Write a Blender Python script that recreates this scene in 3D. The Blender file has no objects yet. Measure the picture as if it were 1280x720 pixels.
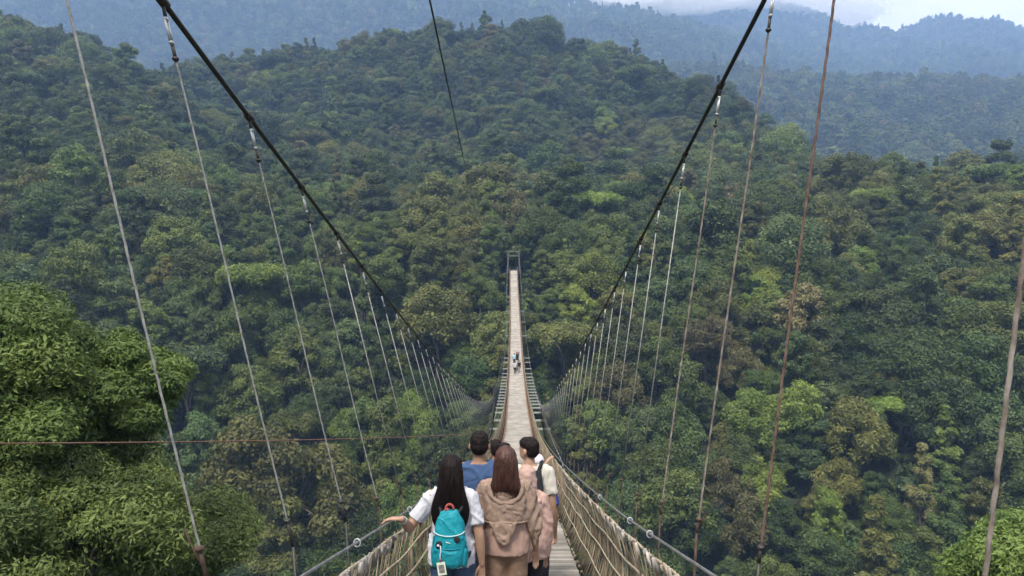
import bpy, math, random
import numpy as np
from mathutils import Vector, Matrix, noise as mnoise

random.seed(7)
RNG = np.random.default_rng(11)
scene = bpy.context.scene
COL = scene.collection
R = math.radians
PROTO = bpy.data.collections.new('prototype_store')      # never linked to the scene

# ------------------------------------------------------------------ helpers
class MB:
    """collects vertices and faces for one mesh"""
    def __init__(self):
        self.v = []; self.f = []; self.n = 0; self.t = []
    def add(self, V, F, tint=None):
        V = np.asarray(V, dtype=float).reshape(-1, 3)
        self.v.append(V)
        self.f.extend([tuple(int(i) + self.n for i in f) for f in F])
        self.t.append(np.full(len(V), random.random() if tint is None else tint))
        self.n += len(V)
    def box(self, c, s, rot=None, tint=None):
        c = np.asarray(c, float); h = np.asarray(s, float) / 2
        V = np.array([[x, y, z] for x in (-1, 1) for y in (-1, 1) for z in (-1, 1)], float) * h
        if rot is not None:
            V = V @ np.array(rot.to_3x3()).T
        F = [(0, 1, 3, 2), (4, 6, 7, 5), (0, 4, 5, 1), (2, 3, 7, 6), (0, 2, 6, 4), (1, 5, 7, 3)]
        self.add(V + c, F, tint)
    def tube(self, P, rad, sides=8, cap=True, lobes=0, pitch=0.05, lobe_amp=0.22, tint=None):
        P = np.asarray(P, float); n = len(P)
        rad = np.broadcast_to(np.asarray(rad, float), (n,))
        T = np.gradient(P, axis=0)
        T /= np.linalg.norm(T, axis=1)[:, None] + 1e-12
        up = np.array([0, 0, 1.0]) if abs(T[:, 2]).mean() < 0.8 else np.array([1.0, 0, 0])
        A = np.cross(T, up); A /= np.linalg.norm(A, axis=1)[:, None] + 1e-12
        B = np.cross(T, A)
        th = np.linspace(0, 2 * math.pi, sides, endpoint=False)
        s = np.concatenate([[0], np.cumsum(np.linalg.norm(np.diff(P, axis=0), axis=1))])
        rr = rad[:, None] * np.ones((1, sides))
        if lobes:
            rr = rr * (1 + lobe_amp * np.cos(lobes * (th[None, :] - s[:, None] * 2 * math.pi / pitch / lobes)))
        V = P[:, None, :] + rr[..., None] * (np.cos(th)[None, :, None] * A[:, None, :] + np.sin(th)[None, :, None] * B[:, None, :])
        F = []
        for i in range(n - 1):
            a = i * sides; b = a + sides
            for j in range(sides):
                k = (j + 1) % sides
                F.append((a + j, a + k, b + k, b + j))
        if cap:
            F.append(tuple(range(sides - 1, -1, -1)))
            F.append(tuple(range((n - 1) * sides, n * sides)))
        self.add(V.reshape(-1, 3), F, tint)
    def capsule(self, p0, r0, p1, r1, sides=14, tint=None):
        p0 = np.asarray(p0, float); p1 = np.asarray(p1, float)
        d = p1 - p0; L = np.linalg.norm(d) + 1e-9; d = d / L
        P = []; rad = []
        for a in (-88, -60, -30, 0):
            P.append(p0 + d * r0 * math.sin(R(a))); rad.append(r0 * math.cos(R(a)))
        for a in (0, 30, 60, 88):
            P.append(p1 + d * r1 * math.sin(R(a))); rad.append(r1 * math.cos(R(a)))
        up = np.array([0, 0, 1.0]) if abs(d[2]) < 0.8 else np.array([1.0, 0, 0])
        A = np.cross(d, up); A /= np.linalg.norm(A); B = np.cross(d, A)
        th = np.linspace(0, 2 * math.pi, sides, endpoint=False)
        ring = np.cos(th)[:, None] * A + np.sin(th)[:, None] * B
        V = np.concatenate([p + r * ring for p, r in zip(P, rad)])
        F = []
        for i in range(len(P) - 1):
            a = i * sides; b = a + sides
            for j in range(sides):
                k = (j + 1) % sides
                F.append((a + j, a + k, b + k, b + j))
        F.append(tuple(range(sides - 1, -1, -1))); F.append(tuple(range((len(P) - 1) * sides, len(P) * sides)))
        self.add(V, F, tint)
    def ellipsoid(self, c, rx, ry, rz, rot=None, seg=18, rings=12, tint=None):
        V = [[0, 0, -1.0]]
        for i in range(1, rings):
            a = -math.pi / 2 + math.pi * i / rings
            for j in range(seg):
                b = 2 * math.pi * j / seg
                V.append([math.cos(a) * math.cos(b), math.cos(a) * math.sin(b), math.sin(a)])
        V.append([0, 0, 1.0])
        V = np.array(V) * np.array([rx, ry, rz])
        if rot is not None:
            V = V @ np.array(rot.to_3x3()).T
        V = V + np.asarray(c, float)
        F = []
        for j in range(seg):
            k = (j + 1) % seg
            F.append((0, 1 + k, 1 + j))
            F.append((len(V) - 1, 1 + (rings - 2) * seg + j, 1 + (rings - 2) * seg + k))
        for i in range(rings - 2):
            a = 1 + i * seg; b = a + seg
            for j in range(seg):
                k = (j + 1) % seg
                F.append((a + j, a + k, b + k, b + j))
        self.add(V, F, tint)
    def loft(self, rings, seg=28, power=2.0, tint=None):
        """rings: (cx, cy, cz, rx, ry) horizontal super-ellipses from low to high"""
        V = []
        for (cx, cy, cz, rx, ry) in rings:
            for j in range(seg):
                b = 2 * math.pi * j / seg
                c, s = math.cos(b), math.sin(b)
                V.append([cx + rx * math.copysign(abs(c) ** (2 / power), c), cy + ry * math.copysign(abs(s) ** (2 / power), s), cz])
        F = []
        for i in range(len(rings) - 1):
            a = i * seg; b = a + seg
            for j in range(seg):
                k = (j + 1) % seg
                F.append((a + j, a + k, b + k, b + j))
        F.append(tuple(range(seg - 1, -1, -1))); F.append(tuple(range((len(rings) - 1) * seg, len(rings) * seg)))
        self.add(V, F, tint)
    def mesh(self, name, smooth=True):
        me = bpy.data.meshes.new(name)
        V = np.concatenate(self.v) if self.v else np.zeros((0, 3))
        me.from_pydata(V.tolist(), [], self.f)
        at = me.attributes.new('tint', 'FLOAT', 'POINT')
        at.data.foreach_set('value', np.concatenate(self.t).astype(np.float32))
        if smooth:
            me.polygons.foreach_set('use_smooth', np.ones(len(me.polygons), dtype=bool))
        me.update()
        return me
    def build(self, name, mat, parent=None, smooth=True, loc=None):
        return link(name, self.mesh(name, smooth), mat, parent, loc)

def link(name, me, mat, parent=None, loc=None):
    o = bpy.data.objects.new(name, me)
    if mat is not None and len(me.materials) == 0:
        me.materials.append(mat)
    COL.objects.link(o)
    if parent is not None:
        o.parent = parent
    if loc is not None:
        o.location = loc
    return o

def tag(o, label=None, cat=None, group=None, kind=None):
    if label: o['label'] = label
    if cat: o['category'] = cat
    if group: o['group'] = group
    if kind: o['kind'] = kind
    return o

def empty(name, loc, rz=0.0):
    o = bpy.data.objects.new(name, None)
    o.empty_display_size = 0.2
    COL.objects.link(o)
    o.location = loc; o.rotation_euler = (0, 0, rz)
    return o

def quads_mesh(name, V, tint, mat):
    """V: (N,4,3) loose quads"""
    n = len(V)
    me = bpy.data.meshes.new(name)
    me.vertices.add(4 * n); me.loops.add(4 * n); me.polygons.add(n)
    me.vertices.foreach_set('co', V.reshape(-1).astype(np.float32))
    me.loops.foreach_set('vertex_index', np.arange(4 * n, dtype=np.int32))
    me.polygons.foreach_set('loop_start', np.arange(0, 4 * n, 4, dtype=np.int32))
    me.polygons.foreach_set('loop_total', np.full(n, 4, dtype=np.int32))
    at = me.attributes.new('tint', 'FLOAT', 'POINT')
    at.data.foreach_set('value', np.repeat(tint, 4).astype(np.float32))
    me.materials.append(mat)
    me.update(); me.validate()
    return me

def remesh(mb, voxel, smooth=4):
    me = mb.mesh('tmp')
    o = bpy.data.objects.new('tmp', me); COL.objects.link(o)
    m = o.modifiers.new('r', 'REMESH'); m.mode = 'VOXEL'; m.voxel_size = voxel; m.use_smooth_shade = True
    if smooth:
        s = o.modifiers.new('s', 'SMOOTH'); s.iterations = smooth; s.factor = 0.5
    dg = bpy.context.evaluated_depsgraph_get(); dg.update()
    out = bpy.data.meshes.new_from_object(o.evaluated_get(dg))
    bpy.data.objects.remove(o); bpy.data.meshes.remove(me)
    return out

def coords(me):
    a = np.empty(len(me.vertices) * 3, np.float32); me.vertices.foreach_get('co', a)
    n = np.empty(len(me.vertices) * 3, np.float32); me.vertices.foreach_get('normal', n)
    return a.reshape(-1, 3).astype(float), n.reshape(-1, 3).astype(float)

def displace(me, fn):
    V, N = coords(me)
    V = V + N * fn(V)[:, None]
    me.vertices.foreach_set('co', V.reshape(-1).astype(np.float32)); me.update()

# value noise (vectorised)
def _h(ix, iy, iz, seed):
    with np.errstate(over='ignore'):
        h = (ix.astype(np.int64) * 374761393 + iy.astype(np.int64) * 668265263 + iz.astype(np.int64) * 2147483647 + seed * 974634777)
        h = (h ^ (h >> 13)) * 1274126177
        h = h ^ (h >> 16)
    return (h & 0xffff) / 65535.0
def vnoise(P, scale=1.0, seed=0):
    P = np.asarray(P, float) * scale
    i = np.floor(P).astype(np.int64); f = P - i; f = f * f * (3 - 2 * f)
    out = 0
    for dx in (0, 1):
        wx = f[..., 0] if dx else 1 - f[..., 0]
        for dy in (0, 1):
            wy = f[..., 1] if dy else 1 - f[..., 1]
            for dz in (0, 1):
                wz = f[..., 2] if dz else 1 - f[..., 2]
                out = out + wx * wy * wz * _h(i[..., 0] + dx, i[..., 1] + dy, i[..., 2] + dz, seed)
    return out * 2 - 1
def fbm(P, scale, octs=4, seed=0):
    o = 0; a = 1.0; t = 0
    for k in range(octs):
        o = o + a * vnoise(P, scale * 2 ** k, seed + k); t += a; a *= 0.5
    return o / t

# ------------------------------------------------------------------ materials
def newmat(name):
    m = bpy.data.materials.new(name); m.use_nodes = True
    nt = m.node_tree; nt.nodes.clear()
    out = nt.nodes.new('ShaderNodeOutputMaterial')
    return m, nt, out
def N(nt, kind, **kw):
    n = nt.nodes.new(kind)
    for k, v in kw.items():
        setattr(n, k, v)
    return n
def setin(n, **kw):
    for k, v in kw.items():
        n.inputs[k.replace('_', ' ')].default_value = v

def leaf_material(name, c_dark, c_light, hue_var=0.02, val_var=0.35):
    m, nt, out = newmat(name)
    at = N(nt, 'ShaderNodeAttribute', attribute_name='tint')
    mix = N(nt, 'ShaderNodeMix', data_type='RGBA')
    mix.inputs[6].default_value = (*c_dark, 1); mix.inputs[7].default_value = (*c_light, 1)
    nt.links.new(at.outputs['Fac'], mix.inputs[0])
    oi = N(nt, 'ShaderNodeObjectInfo')
    hsv = N(nt, 'ShaderNodeHueSaturation')
    mh = N(nt, 'ShaderNodeMapRange'); mh.inputs[3].default_value = 0.5 - hue_var; mh.inputs[4].default_value = 0.5 + hue_var
    mul = N(nt, 'ShaderNodeMath', operation='MULTIPLY'); mul.inputs[1].default_value = 7.31
    fr = N(nt, 'ShaderNodeMath', operation='FRACT')
    mv = N(nt, 'ShaderNodeMapRange'); mv.inputs[3].default_value = 1 - val_var; mv.inputs[4].default_value = 1 + val_var
    nt.links.new(oi.outputs['Random'], mh.inputs[0]); nt.links.new(oi.outputs['Random'], mul.inputs[0])
    nt.links.new(mul.outputs[0], fr.inputs[0]); nt.links.new(fr.outputs[0], mv.inputs[0])
    nt.links.new(mh.outputs[0], hsv.inputs['Hue']); nt.links.new(mv.outputs[0], hsv.inputs['Value'])
    nt.links.new(mix.outputs[2], hsv.inputs['Color'])
    d = N(nt, 'ShaderNodeBsdfPrincipled'); setin(d, Roughness=0.55); d.inputs['Specular IOR Level'].default_value = 0.25
    t = N(nt, 'ShaderNodeBsdfTranslucent')
    ms = N(nt, 'ShaderNodeMixShader'); ms.inputs[0].default_value = 0.2
    nt.links.new(hsv.outputs[0], d.inputs['Base Color']); nt.links.new(hsv.outputs[0], t.inputs['Color'])
    nt.links.new(d.outputs[0], ms.inputs[1]); nt.links.new(t.outputs[0], ms.inputs[2])
    nt.links.new(ms.outputs[0], out.inputs['Surface'])
    return m

def simple(name, c1, c2=None, rough=0.7, scale=20.0, stretch=(1, 1, 1), bump=0.0, metallic=0.0, use_tint=False, spec=0.4, detail=4.0, sheen=0.0, contrast=(0.3, 0.7)):
    m, nt, out = newmat(name)
    c2 = c2 or tuple(min(1, c * 1.3) for c in c1)
    tc = N(nt, 'ShaderNodeTexCoord'); mp = N(nt, 'ShaderNodeMapping'); mp.inputs['Scale'].default_value = stretch
    nz = N(nt, 'ShaderNodeTexNoise'); setin(nz, Scale=scale, Detail=detail, Roughness=0.6)
    nt.links.new(tc.outputs['Object'], mp.inputs[0]); nt.links.new(mp.outputs[0], nz.inputs['Vector'])
    rp = N(nt, 'ShaderNodeValToRGB')
    rp.color_ramp.elements[0].position = contrast[0]; rp.color_ramp.elements[0].color = (*c1, 1)
    rp.color_ramp.elements[1].position = contrast[1]; rp.color_ramp.elements[1].color = (*c2, 1)
    nt.links.new(nz.outputs['Fac'], rp.inputs[0])
    colr = rp.outputs[0]
    if use_tint:
        at = N(nt, 'ShaderNodeAttribute', attribute_name='tint')
        hs = N(nt, 'ShaderNodeHueSaturation')
        mv = N(nt, 'ShaderNodeMapRange'); mv.inputs[3].default_value = 0.55; mv.inputs[4].default_value = 1.4
        nt.links.new(at.outputs['Fac'], mv.inputs[0]); nt.links.new(mv.outputs[0], hs.inputs['Value'])
        nt.links.new(colr, hs.inputs['Color']); colr = hs.outputs[0]
    b = N(nt, 'ShaderNodeBsdfPrincipled'); setin(b, Roughness=rough, Metallic=metallic)
    b.inputs['Specular IOR Level'].default_value = spec
    if sheen: b.inputs['Sheen Weight'].default_value = sheen
    nt.links.new(colr, b.inputs['Base Color'])
    if bump:
        bp = N(nt, 'ShaderNodeBump'); setin(bp, Strength=bump, Distance=0.01)
        nt.links.new(nz.outputs['Fac'], bp.inputs['Height']); nt.links.new(bp.outputs[0], b.inputs['Normal'])
    nt.links.new(b.outputs[0], out.inputs['Surface'])
    return m

TONES = ['dark-green', 'mid-green', 'bluish-green', 'olive', 'bright-green', 'brownish']
TONE_MAT = [
    leaf_material('leaf_dark_green', (0.027, 0.048, 0.014), (0.081, 0.116, 0.031)),
    leaf_material('leaf_mid_green', (0.046, 0.074, 0.017), (0.127, 0.164, 0.038)),
    leaf_material('leaf_bluish_green', (0.040, 0.066, 0.022), (0.104, 0.144, 0.048)),
    leaf_material('leaf_olive', (0.064, 0.076, 0.019), (0.156, 0.166, 0.043)),
    leaf_material('leaf_bright_green', (0.075, 0.118, 0.021), (0.198, 0.250, 0.047)),
    leaf_material('leaf_brownish', (0.081, 0.080, 0.029), (0.179, 0.166, 0.067)),
]
M_BARK = simple('bark', (0.05, 0.042, 0.033), (0.14, 0.12, 0.098), rough=0.9, scale=3, stretch=(1, 1, .2), bump=.4)
M_PALEBARK = simple('pale_bark', (0.28, 0.26, 0.22), (0.46, 0.44, 0.38), rough=0.9, scale=3, stretch=(1, 1, .2))
M_SOIL = simple('forest_floor', (0.012, 0.018, 0.010), (0.035, 0.045, 0.022), rough=1, scale=0.15, detail=8)
# ------------------------------------------------------------------ terrain
FPX = 924.0; VX = 642.0; VY = 330.0
CX = np.array([-300, 0, 150, 300, 450, 560, 640, 720, 800, 900, 985, 1050, 1085, 1130, 1200, 1280, 1580], float)
CU = (CX - VX) / FPX
RD = np.array([4, 12, 40, 80, 120, 160, 208, 260, 330, 430, 520, 620, 720, 850, 1150, 1450, 1750, 2200, 2700, 3200, 4150, 4600], float)
# ground height (m, camera = 0) by depth row for each column of bearing
TB = {
 4:   [-4, -4, -5, -6, -6, -6, -6, -6, -6, -6, -5, -5, -5, -5, -5, -5, -5],
 12:  [-10, -11, -12, -14, -16, -16, -16, -16, -16, -17, -17, -17, -16, -16, -16, -16, -16],
 40:  [-28, -32, -38, -46, -50, -52, -52, -52, -52, -54, -55, -55, -55, -55, -55, -55, -50],
 80:  [-48, -56, -72, -84, -92, -96, -98, -98, -98, -98, -98, -97, -97, -96, -95, -94, -85],
 120: [-58, -70, -86, -96, -102, -106, -106, -105, -103, -98, -92, -90, -88, -86, -85, -84, -80],
 160: [-40, -45, -50, -56, -60, -64, -66, -62, -58, -54, -50, -48, -47, -46, -46, -45, -42],
 208: [-8, -11, -15, -18, -18, -14, -8, -14, -17, -18, -19, -20, -20, -19, -18, -17, -12],
 260: [24, 20, 14, 2, 3, 4, 5, 4, 4, 1, 3, 6, 6, 8, 8, 8, 12],
 330: [56, 50, 41, 26, 21, 16, 12, 12, 12, 14, 20, 21, 20, 20, 22, 24, 30],
 430: [110, 100, 90, 58, 44, 38, 36, 34, 36, 50, 48, 32, 22, 16, 18, 26, 46],
 520: [158, 150, 124, 60, 96, 104, 108, 104, 104, 112, 55, 20, 6, 0, 8, 36, 70],
 620: [196, 186, 128, 158, 168, 180, 182, 174, 157, 98, 18, 4, 0, 0, 20, 80, 100],
 720: [190, 176, 118, 150, 160, 170, 172, 158, 130, 70, 20, 12, 14, 18, 40, 88, 110],
 850: [170, 150, 100, 110, 120, 130, 130, 120, 110, 90, 78, 72, 70, 70, 76, 94, 120],
 1150:[200, 190, 170, 160, 160, 170, 180, 190, 200, 214, 220, 214, 208, 206, 208, 212, 230],
 1450:[320, 310, 300, 290, 280, 280, 290, 310, 340, 374, 362, 362, 356, 350, 346, 350, 370],
 1750:[480, 470, 460, 450, 440, 440, 440, 440, 440, 380, 330, 320, 315, 310, 310, 310, 330],
 2200:[960, 930, 900, 860, 830, 805, 785, 742, 702, 640, 560, 520, 510, 510, 530, 540, 560],
 2700:[1100, 1100, 1100, 1080, 1060, 1020, 960, 900, 840, 800, 770, 740, 720, 740, 760, 760, 790],
 3200:[1180, 1180, 1180, 1180, 1180, 1180, 1120, 1085, 1085, 1125, 1095, 1008, 975, 1015, 1032, 998, 1000],
 4150:[1180, 1180, 1180, 1180, 1180, 1160, 1100, 1050, 1000, 1000, 980, 940, 900, 900, 900, 880, 880],
 4600:[900] * 17,
}
_tab = np.array([TB[int(d)] for d in RD], float)
_gu = np.linspace(CU[0], CU[-1], 240); _gl = np.linspace(math.log(4), math.log(4600), 300)
_t1 = np.array([np.interp(_gl, np.log(RD), _tab[:, j]) for j in range(len(CU))])
_fine = np.array([np.interp(_gu, CU, _t1[:, i]) for i in range(len(_gl))])
def _blur(A, ax):
    B = np.moveaxis(A, ax, 0); P = np.concatenate([B[:1], B, B[-1:]])
    return np.moveaxis((P[:-2] + 2 * P[1:-1] + P[2:]) / 4, 0, ax)
for _ in range(5):
    _fine = _blur(_fine, 0); _fine = _blur(_fine, 1)
def ground(x, y):
    x = np.asarray(x, float); y = np.asarray(y, float)
    r = np.hypot(x, y); a = np.clip(np.arctan2(x, y), math.atan(CU[0]), math.atan(CU[-1]))
    u = np.tan(a); D = np.maximum(r * np.cos(a), 4.01)
    fu = np.clip((u - _gu[0]) / (_gu[1] - _gu[0]), 0, len(_gu) - 1.001); fl = np.clip((np.log(D) - _gl[0]) / (_gl[1] - _gl[0]), 0, len(_gl) - 1.001)
    iu = fu.astype(int); il = fl.astype(int); fu -= iu; fl -= il
    z = (_fine[il, iu] * (1 - fl) * (1 - fu) + _fine[il + 1, iu] * fl * (1 - fu) + _fine[il, iu + 1] * (1 - fl) * fu + _fine[il + 1, iu + 1] * fl * fu)
    P = np.stack([x, y, 0 * x], -1)
    amp = np.interp(D, [30, 100, 260, 600, 1400, 3000], [0.5, 2.5, 3.0, 7.0, 14.0, 34.0])
    sc = np.interp(D, [100, 600, 3000], [1 / 35., 1 / 70., 1 / 220.])
    big = 1 - np.abs(vnoise(P, 1 / 230., 5)) * 2
    far = np.interp(D, [900, 2000], [0, 1])
    return z + amp * (vnoise(P, 1 / 60., 1) * (1 - far) * 0.8 + vnoise(P, 1 / 28., 2) * (1 - far) * 0.3 + far * big * 0.9 + far * vnoise(P, 1 / 90., 3) * 0.25)

def build_terrain():
    fine = np.linspace(-56, 56, 240); co = np.linspace(56, 304, 42)[1:-1]
    ang = np.radians(np.concatenate([fine, co]))
    rad = np.concatenate([[0.5], np.exp(np.linspace(math.log(4), math.log(4600), 250))])
    A, Q = np.meshgrid(ang, rad)
    X = Q * np.sin(A); Y = Q * np.cos(A); Z = ground(X, Y)
    na = len(ang); nr = len(rad)
    V = np.stack([X, Y, Z], -1).reshape(-1, 3)
    i = np.arange(nr - 1)[:, None]; j = np.arange(na)[None, :]; k = (j + 1) % na
    F = np.stack([i * na + j, i * na + k, (i + 1) * na + k, (i + 1) * na + j], -1).reshape(-1, 4)
    me = bpy.data.meshes.new('terrain')
    me.from_pydata(V.tolist(), [], F[:, ::-1].tolist())
    me.polygons.foreach_set('use_smooth', np.ones(len(me.polygons), dtype=bool))
    o = link('terrain', me, M_SOIL); tag(o, kind='structure')
build_terrain()

# ------------------------------------------------------------------ foliage
def leaf_quads(C, Nn, size, aspect=0.55, rng=RNG, roll=None):
    """kite leaves at C facing Nn; size array (half length)"""
    n = len(C)
    Nn = Nn / (np.linalg.norm(Nn, axis=1)[:, None] + 1e-9)
    ref = rng.normal(size=(n, 3))
    T = np.cross(Nn, ref); T /= np.linalg.norm(T, axis=1)[:, None] + 1e-9
    B = np.cross(Nn, T)
    s = size[:, None]; w = s * aspect
    a = rng.uniform(.75, 1.2, (n, 4, 1))
    V = np.stack([C - T * s * a[:, 0], C + B * w * a[:, 1] - T * s * .1, C + T * s * a[:, 2] - Nn * s * .15, C - B * w * a[:, 3] - T * s * .1], 1)
    return V

def crown_leaves(seed, Rx, Rz, nclump, nleaf, leaf, clump=(.26, .42), low=-0.25, shape='dome', aspect=.6, jitter=.55):
    rng = np.random.default_rng(seed)
    cc = []; cr = []
    for k in range(nclump):
        while True:
            d = rng.normal(size=3); d /= np.linalg.norm(d)
            if d[2] > low: break
        q = rng.uniform(.35, 1.0) ** .5
        if shape == 'umbrella':
            c = np.array([d[0] * Rx * .8 * q, d[1] * Rx * .8 * q, Rz * (.35 * (1 - q * q) + rng.uniform(-.12, .12))]); r = Rx * rng.uniform(.14, .26)
        elif shape == 'tiers':
            t = rng.integers(0, 4); rr = Rx * (1.0 - .2 * t) * math.sqrt(rng.uniform(.05, 1)); a = rng.uniform(0, 6.283)
            c = np.array([rr * math.cos(a) * .85, rr * math.sin(a) * .85, Rz * (-.5 + .42 * t + rng.uniform(-.08, .08))]); r = Rx * rng.uniform(.15, .26)
        elif shape == 'lop':
            c = d * np.array([Rx * .62, Rx * .62, Rz * .7]) * q + np.array([Rx * .35 * (1 if k % 3 else -1.1), Rx * .2 * math.sin(k), Rz * (.22 if k % 3 else -.35)]); r = Rx * rng.uniform(.13, .30)
        elif shape == 'cone':
            hh = rng.uniform(0, 1) ** 1.3; a = rng.uniform(0, 6.283); rr = Rx * (1 - hh) * .85 * math.sqrt(rng.uniform(.3, 1))
            c = np.array([rr * math.cos(a), rr * math.sin(a), Rz * (hh * 1.7 - .75)]); r = Rx * rng.uniform(.18, .32) * (1 - .45 * hh)
        elif shape == 'oval':
            c = d * np.array([Rx * .62, Rx * .62, Rz * .95]) * q; r = Rx * rng.uniform(*clump)
        else:
            c = d * np.array([Rx * .74, Rx * .74, Rz * .74]) * q; r = Rx * rng.uniform(*clump)
        cc.append(c); cr.append(r)
    cc = np.array(cc); cr = np.array(cr)
    w = cr ** 2; ci = rng.choice(nclump, nleaf, p=w / w.sum())
    d = rng.normal(size=(nleaf, 3)); d[:, 2] = d[:, 2] * .9 + .35
    d /= np.linalg.norm(d, axis=1)[:, None]
    rr = cr[ci] * rng.uniform(.55, 1.08, nleaf) * (1 + .18 * vnoise(d * 3 + ci[:, None] * 7.7, 1.0, seed))
    P = cc[ci] + d * rr[:, None] * np.array([1, 1, .72])
    Nn = d * .8 + np.array([0, 0, .45]) + rng.normal(size=(nleaf, 3)) * jitter
    sz = leaf * np.exp(rng.normal(0, .32, nleaf))
    V = leaf_quads(P, Nn, sz, aspect, rng)
    ct = rng.uniform(0, 1, nclump)
    tint = np.clip(.35 * rng.uniform(0, 1, nleaf) + .65 * ct[ci], 0, 1)
    return V, tint, cc, cr

def trunk_mesh(name, h, r, cc, seed, nlimb=7, sides=8):
    rng = np.random.default_rng(seed)
    mb = MB()
    top = np.array([rng.uniform(-.6, .6), rng.uniform(-.6, .6), h])
    t = np.linspace(0, 1, 10)
    P = np.outer(t, top); P[:, 0] += .25 * np.sin(t * 4 + seed); P[:, 1] += .25 * np.sin(t * 3 + 2 * seed)
    mb.tube(P, r * (1.0 - .62 * t) + r * .5 * np.exp(-t * 14), sides)
    order = rng.permutation(len(cc))[:nlimb]
    for k in order:
        s = rng.uniform(.55, .95); i = int(s * 9)
        a = P[i]; b = np.array([cc[k][0], cc[k][1], cc[k][2]])
        tt = np.linspace(0, 1, 6)[:, None]
        Q = a + (b - a) * tt; Q[:, 2] += (np.sin(tt[:, 0] * math.pi)) * .08 * np.linalg.norm(b - a)
        mb.tube(Q, r * .36 * (1 - .75 * tt[:, 0]), 6)
    return mb.mesh(name)

SHAPES = ['domed', 'rounded', 'spreading', 'upright', 'tiered', 'broad', 'lopsided', 'pointed']
NS = 8
SHAPE_DEF = [  # Rx, Rz, nclump, trunk height, shape
    (7.2, 7.4, 64, 11, 'dome'), (6.2, 8.0, 58, 10, 'dome'), (8.2, 5.4, 60, 14, 'umbrella'),
    (5.0, 9.5, 60, 11, 'oval'), (6.4, 7.5, 64, 12, 'tiers'), (8.8, 7.8, 84, 11, 'dome'), (7.6, 8.0, 66, 11, 'lop'), (4.6, 10.5, 60, 12, 'cone')]
NT = len(TONES)
CROWN = {}; TRUNK = {}; FAR = {}
for si, (rx, rz, nc, th, shp) in enumerate(SHAPE_DEF):
    V, tint, cc, cr = crown_leaves(100 + si, rx, rz, nc, 20000, .185, shape=shp, clump=(.15, .31), jitter=.4, low=-.6)
    off = np.array([0, 0, th]); V = V + off; cc = cc + off
    for ti in range(NT):
        CROWN[si, ti] = quads_mesh('crown', V, tint, TONE_MAT[ti])
    TRUNK[si] = trunk_mesh('trunk', th, .38, cc, 300 + si)
    TRUNK[si].materials.append(M_BARK)
    V, tint, cc, cr = crown_leaves(200 + si, rx, rz, nc, 2800, .56, shape=shp, clump=(.16, .32), jitter=.35, low=-.6)
    V = V + off
    for ti in range(NT):
        FAR[si, ti] = quads_mesh('far_crown', V, tint, TONE_MAT[ti])
def proto_collection(name, meshes):
    c = bpy.data.collections.new(name)
    for k, me in enumerate(meshes):
        o = bpy.data.objects.new('%s_%02d' % (name, k), me); c.objects.link(o)
    return c
COL_MID = proto_collection('canopy_mid', [CROWN[s, t] for s in range(NS) for t in range(NT)])
COL_FAR = proto_collection('canopy_far', [FAR[s, t] for s in range(NS) for t in range(NT)])
bush = []
for s in range(3):
    V, tint, cc, cr = crown_leaves(400 + s, 2.4, 2.0, 12, 900, .26, low=-.1)
    V = V + np.array([0, 0, 1.0])
    for t in (0, 1, 2):
        bush.append(quads_mesh('bush', V, tint, TONE_MAT[t]))
COL_BUSH = proto_collection('bush_store', bush)

def scatter_object(name, P, S, RZ, IDX, coll, kind='stuff', label=None, cat=None):
    me = bpy.data.meshes.new(name)
    me.vertices.add(len(P)); me.vertices.foreach_set('co', P.reshape(-1).astype(np.float32))
    a = me.attributes.new('iscale', 'FLOAT_VECTOR', 'POINT'); a.data.foreach_set('vector', S.reshape(-1).astype(np.float32))
    a = me.attributes.new('irot', 'FLOAT_VECTOR', 'POINT'); a.data.foreach_set('vector', RZ.reshape(-1).astype(np.float32))
    a = me.attributes.new('iidx', 'INT', 'POINT'); a.data.foreach_set('value', IDX.astype(np.int32))
    me.update()
    o = bpy.data.objects.new(name, me); COL.objects.link(o)
    ng = bpy.data.node_groups.new(name + '_scatter', 'GeometryNodeTree')
    ng.interface.new_socket('Geometry', in_out='INPUT', socket_type='NodeSocketGeometry')
    ng.interface.new_socket('Geometry', in_out='OUTPUT', socket_type='NodeSocketGeometry')
    gi = ng.nodes.new('NodeGroupInput'); go = ng.nodes.new('NodeGroupOutput')
    iop = ng.nodes.new('GeometryNodeInstanceOnPoints'); iop.inputs['Pick Instance'].default_value = True
    ci = ng.nodes.new('GeometryNodeCollectionInfo'); ci.inputs['Collection'].default_value = coll
    ci.inputs['Separate Children'].default_value = True; ci.inputs['Reset Children'].default_value = True
    def attr(nm, ty):
        n = ng.nodes.new('GeometryNodeInputNamedAttribute'); n.data_type = ty; n.inputs['Name'].default_value = nm
        return n.outputs['Attribute']
    L = ng.links.new
    L(gi.outputs[0], iop.inputs['Points']); L(ci.outputs[0], iop.inputs['Instance'])
    L(attr('iidx', 'INT'), iop.inputs['Instance Index']); L(attr('irot', 'FLOAT_VECTOR'), iop.inputs['Rotation'])
    L(attr('iscale', 'FLOAT_VECTOR'), iop.inputs['Scale']); L(iop.outputs[0], go.inputs[0])
    m = o.modifiers.new('scatter', 'NODES'); m.node_group = ng
    tag(o, label, cat, kind=kind)
    return o

# ------------------------------------------------------------------ bridge profile (needed to keep trees off it)
LB = 208.0
def deck_z(d):
    t = np.asarray(d, float) / LB
    return -1.7 - 50.4 * t * (1 - t)
def deck_x(d):
    return np.interp(d, [-10, 5, 48, 100, 150, 208], [-.02, 0, .30, .36, .34, 0])
def deck_hw(d):
    return np.interp(d, [0, 40, 80], [.78, .80, .95])

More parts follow.
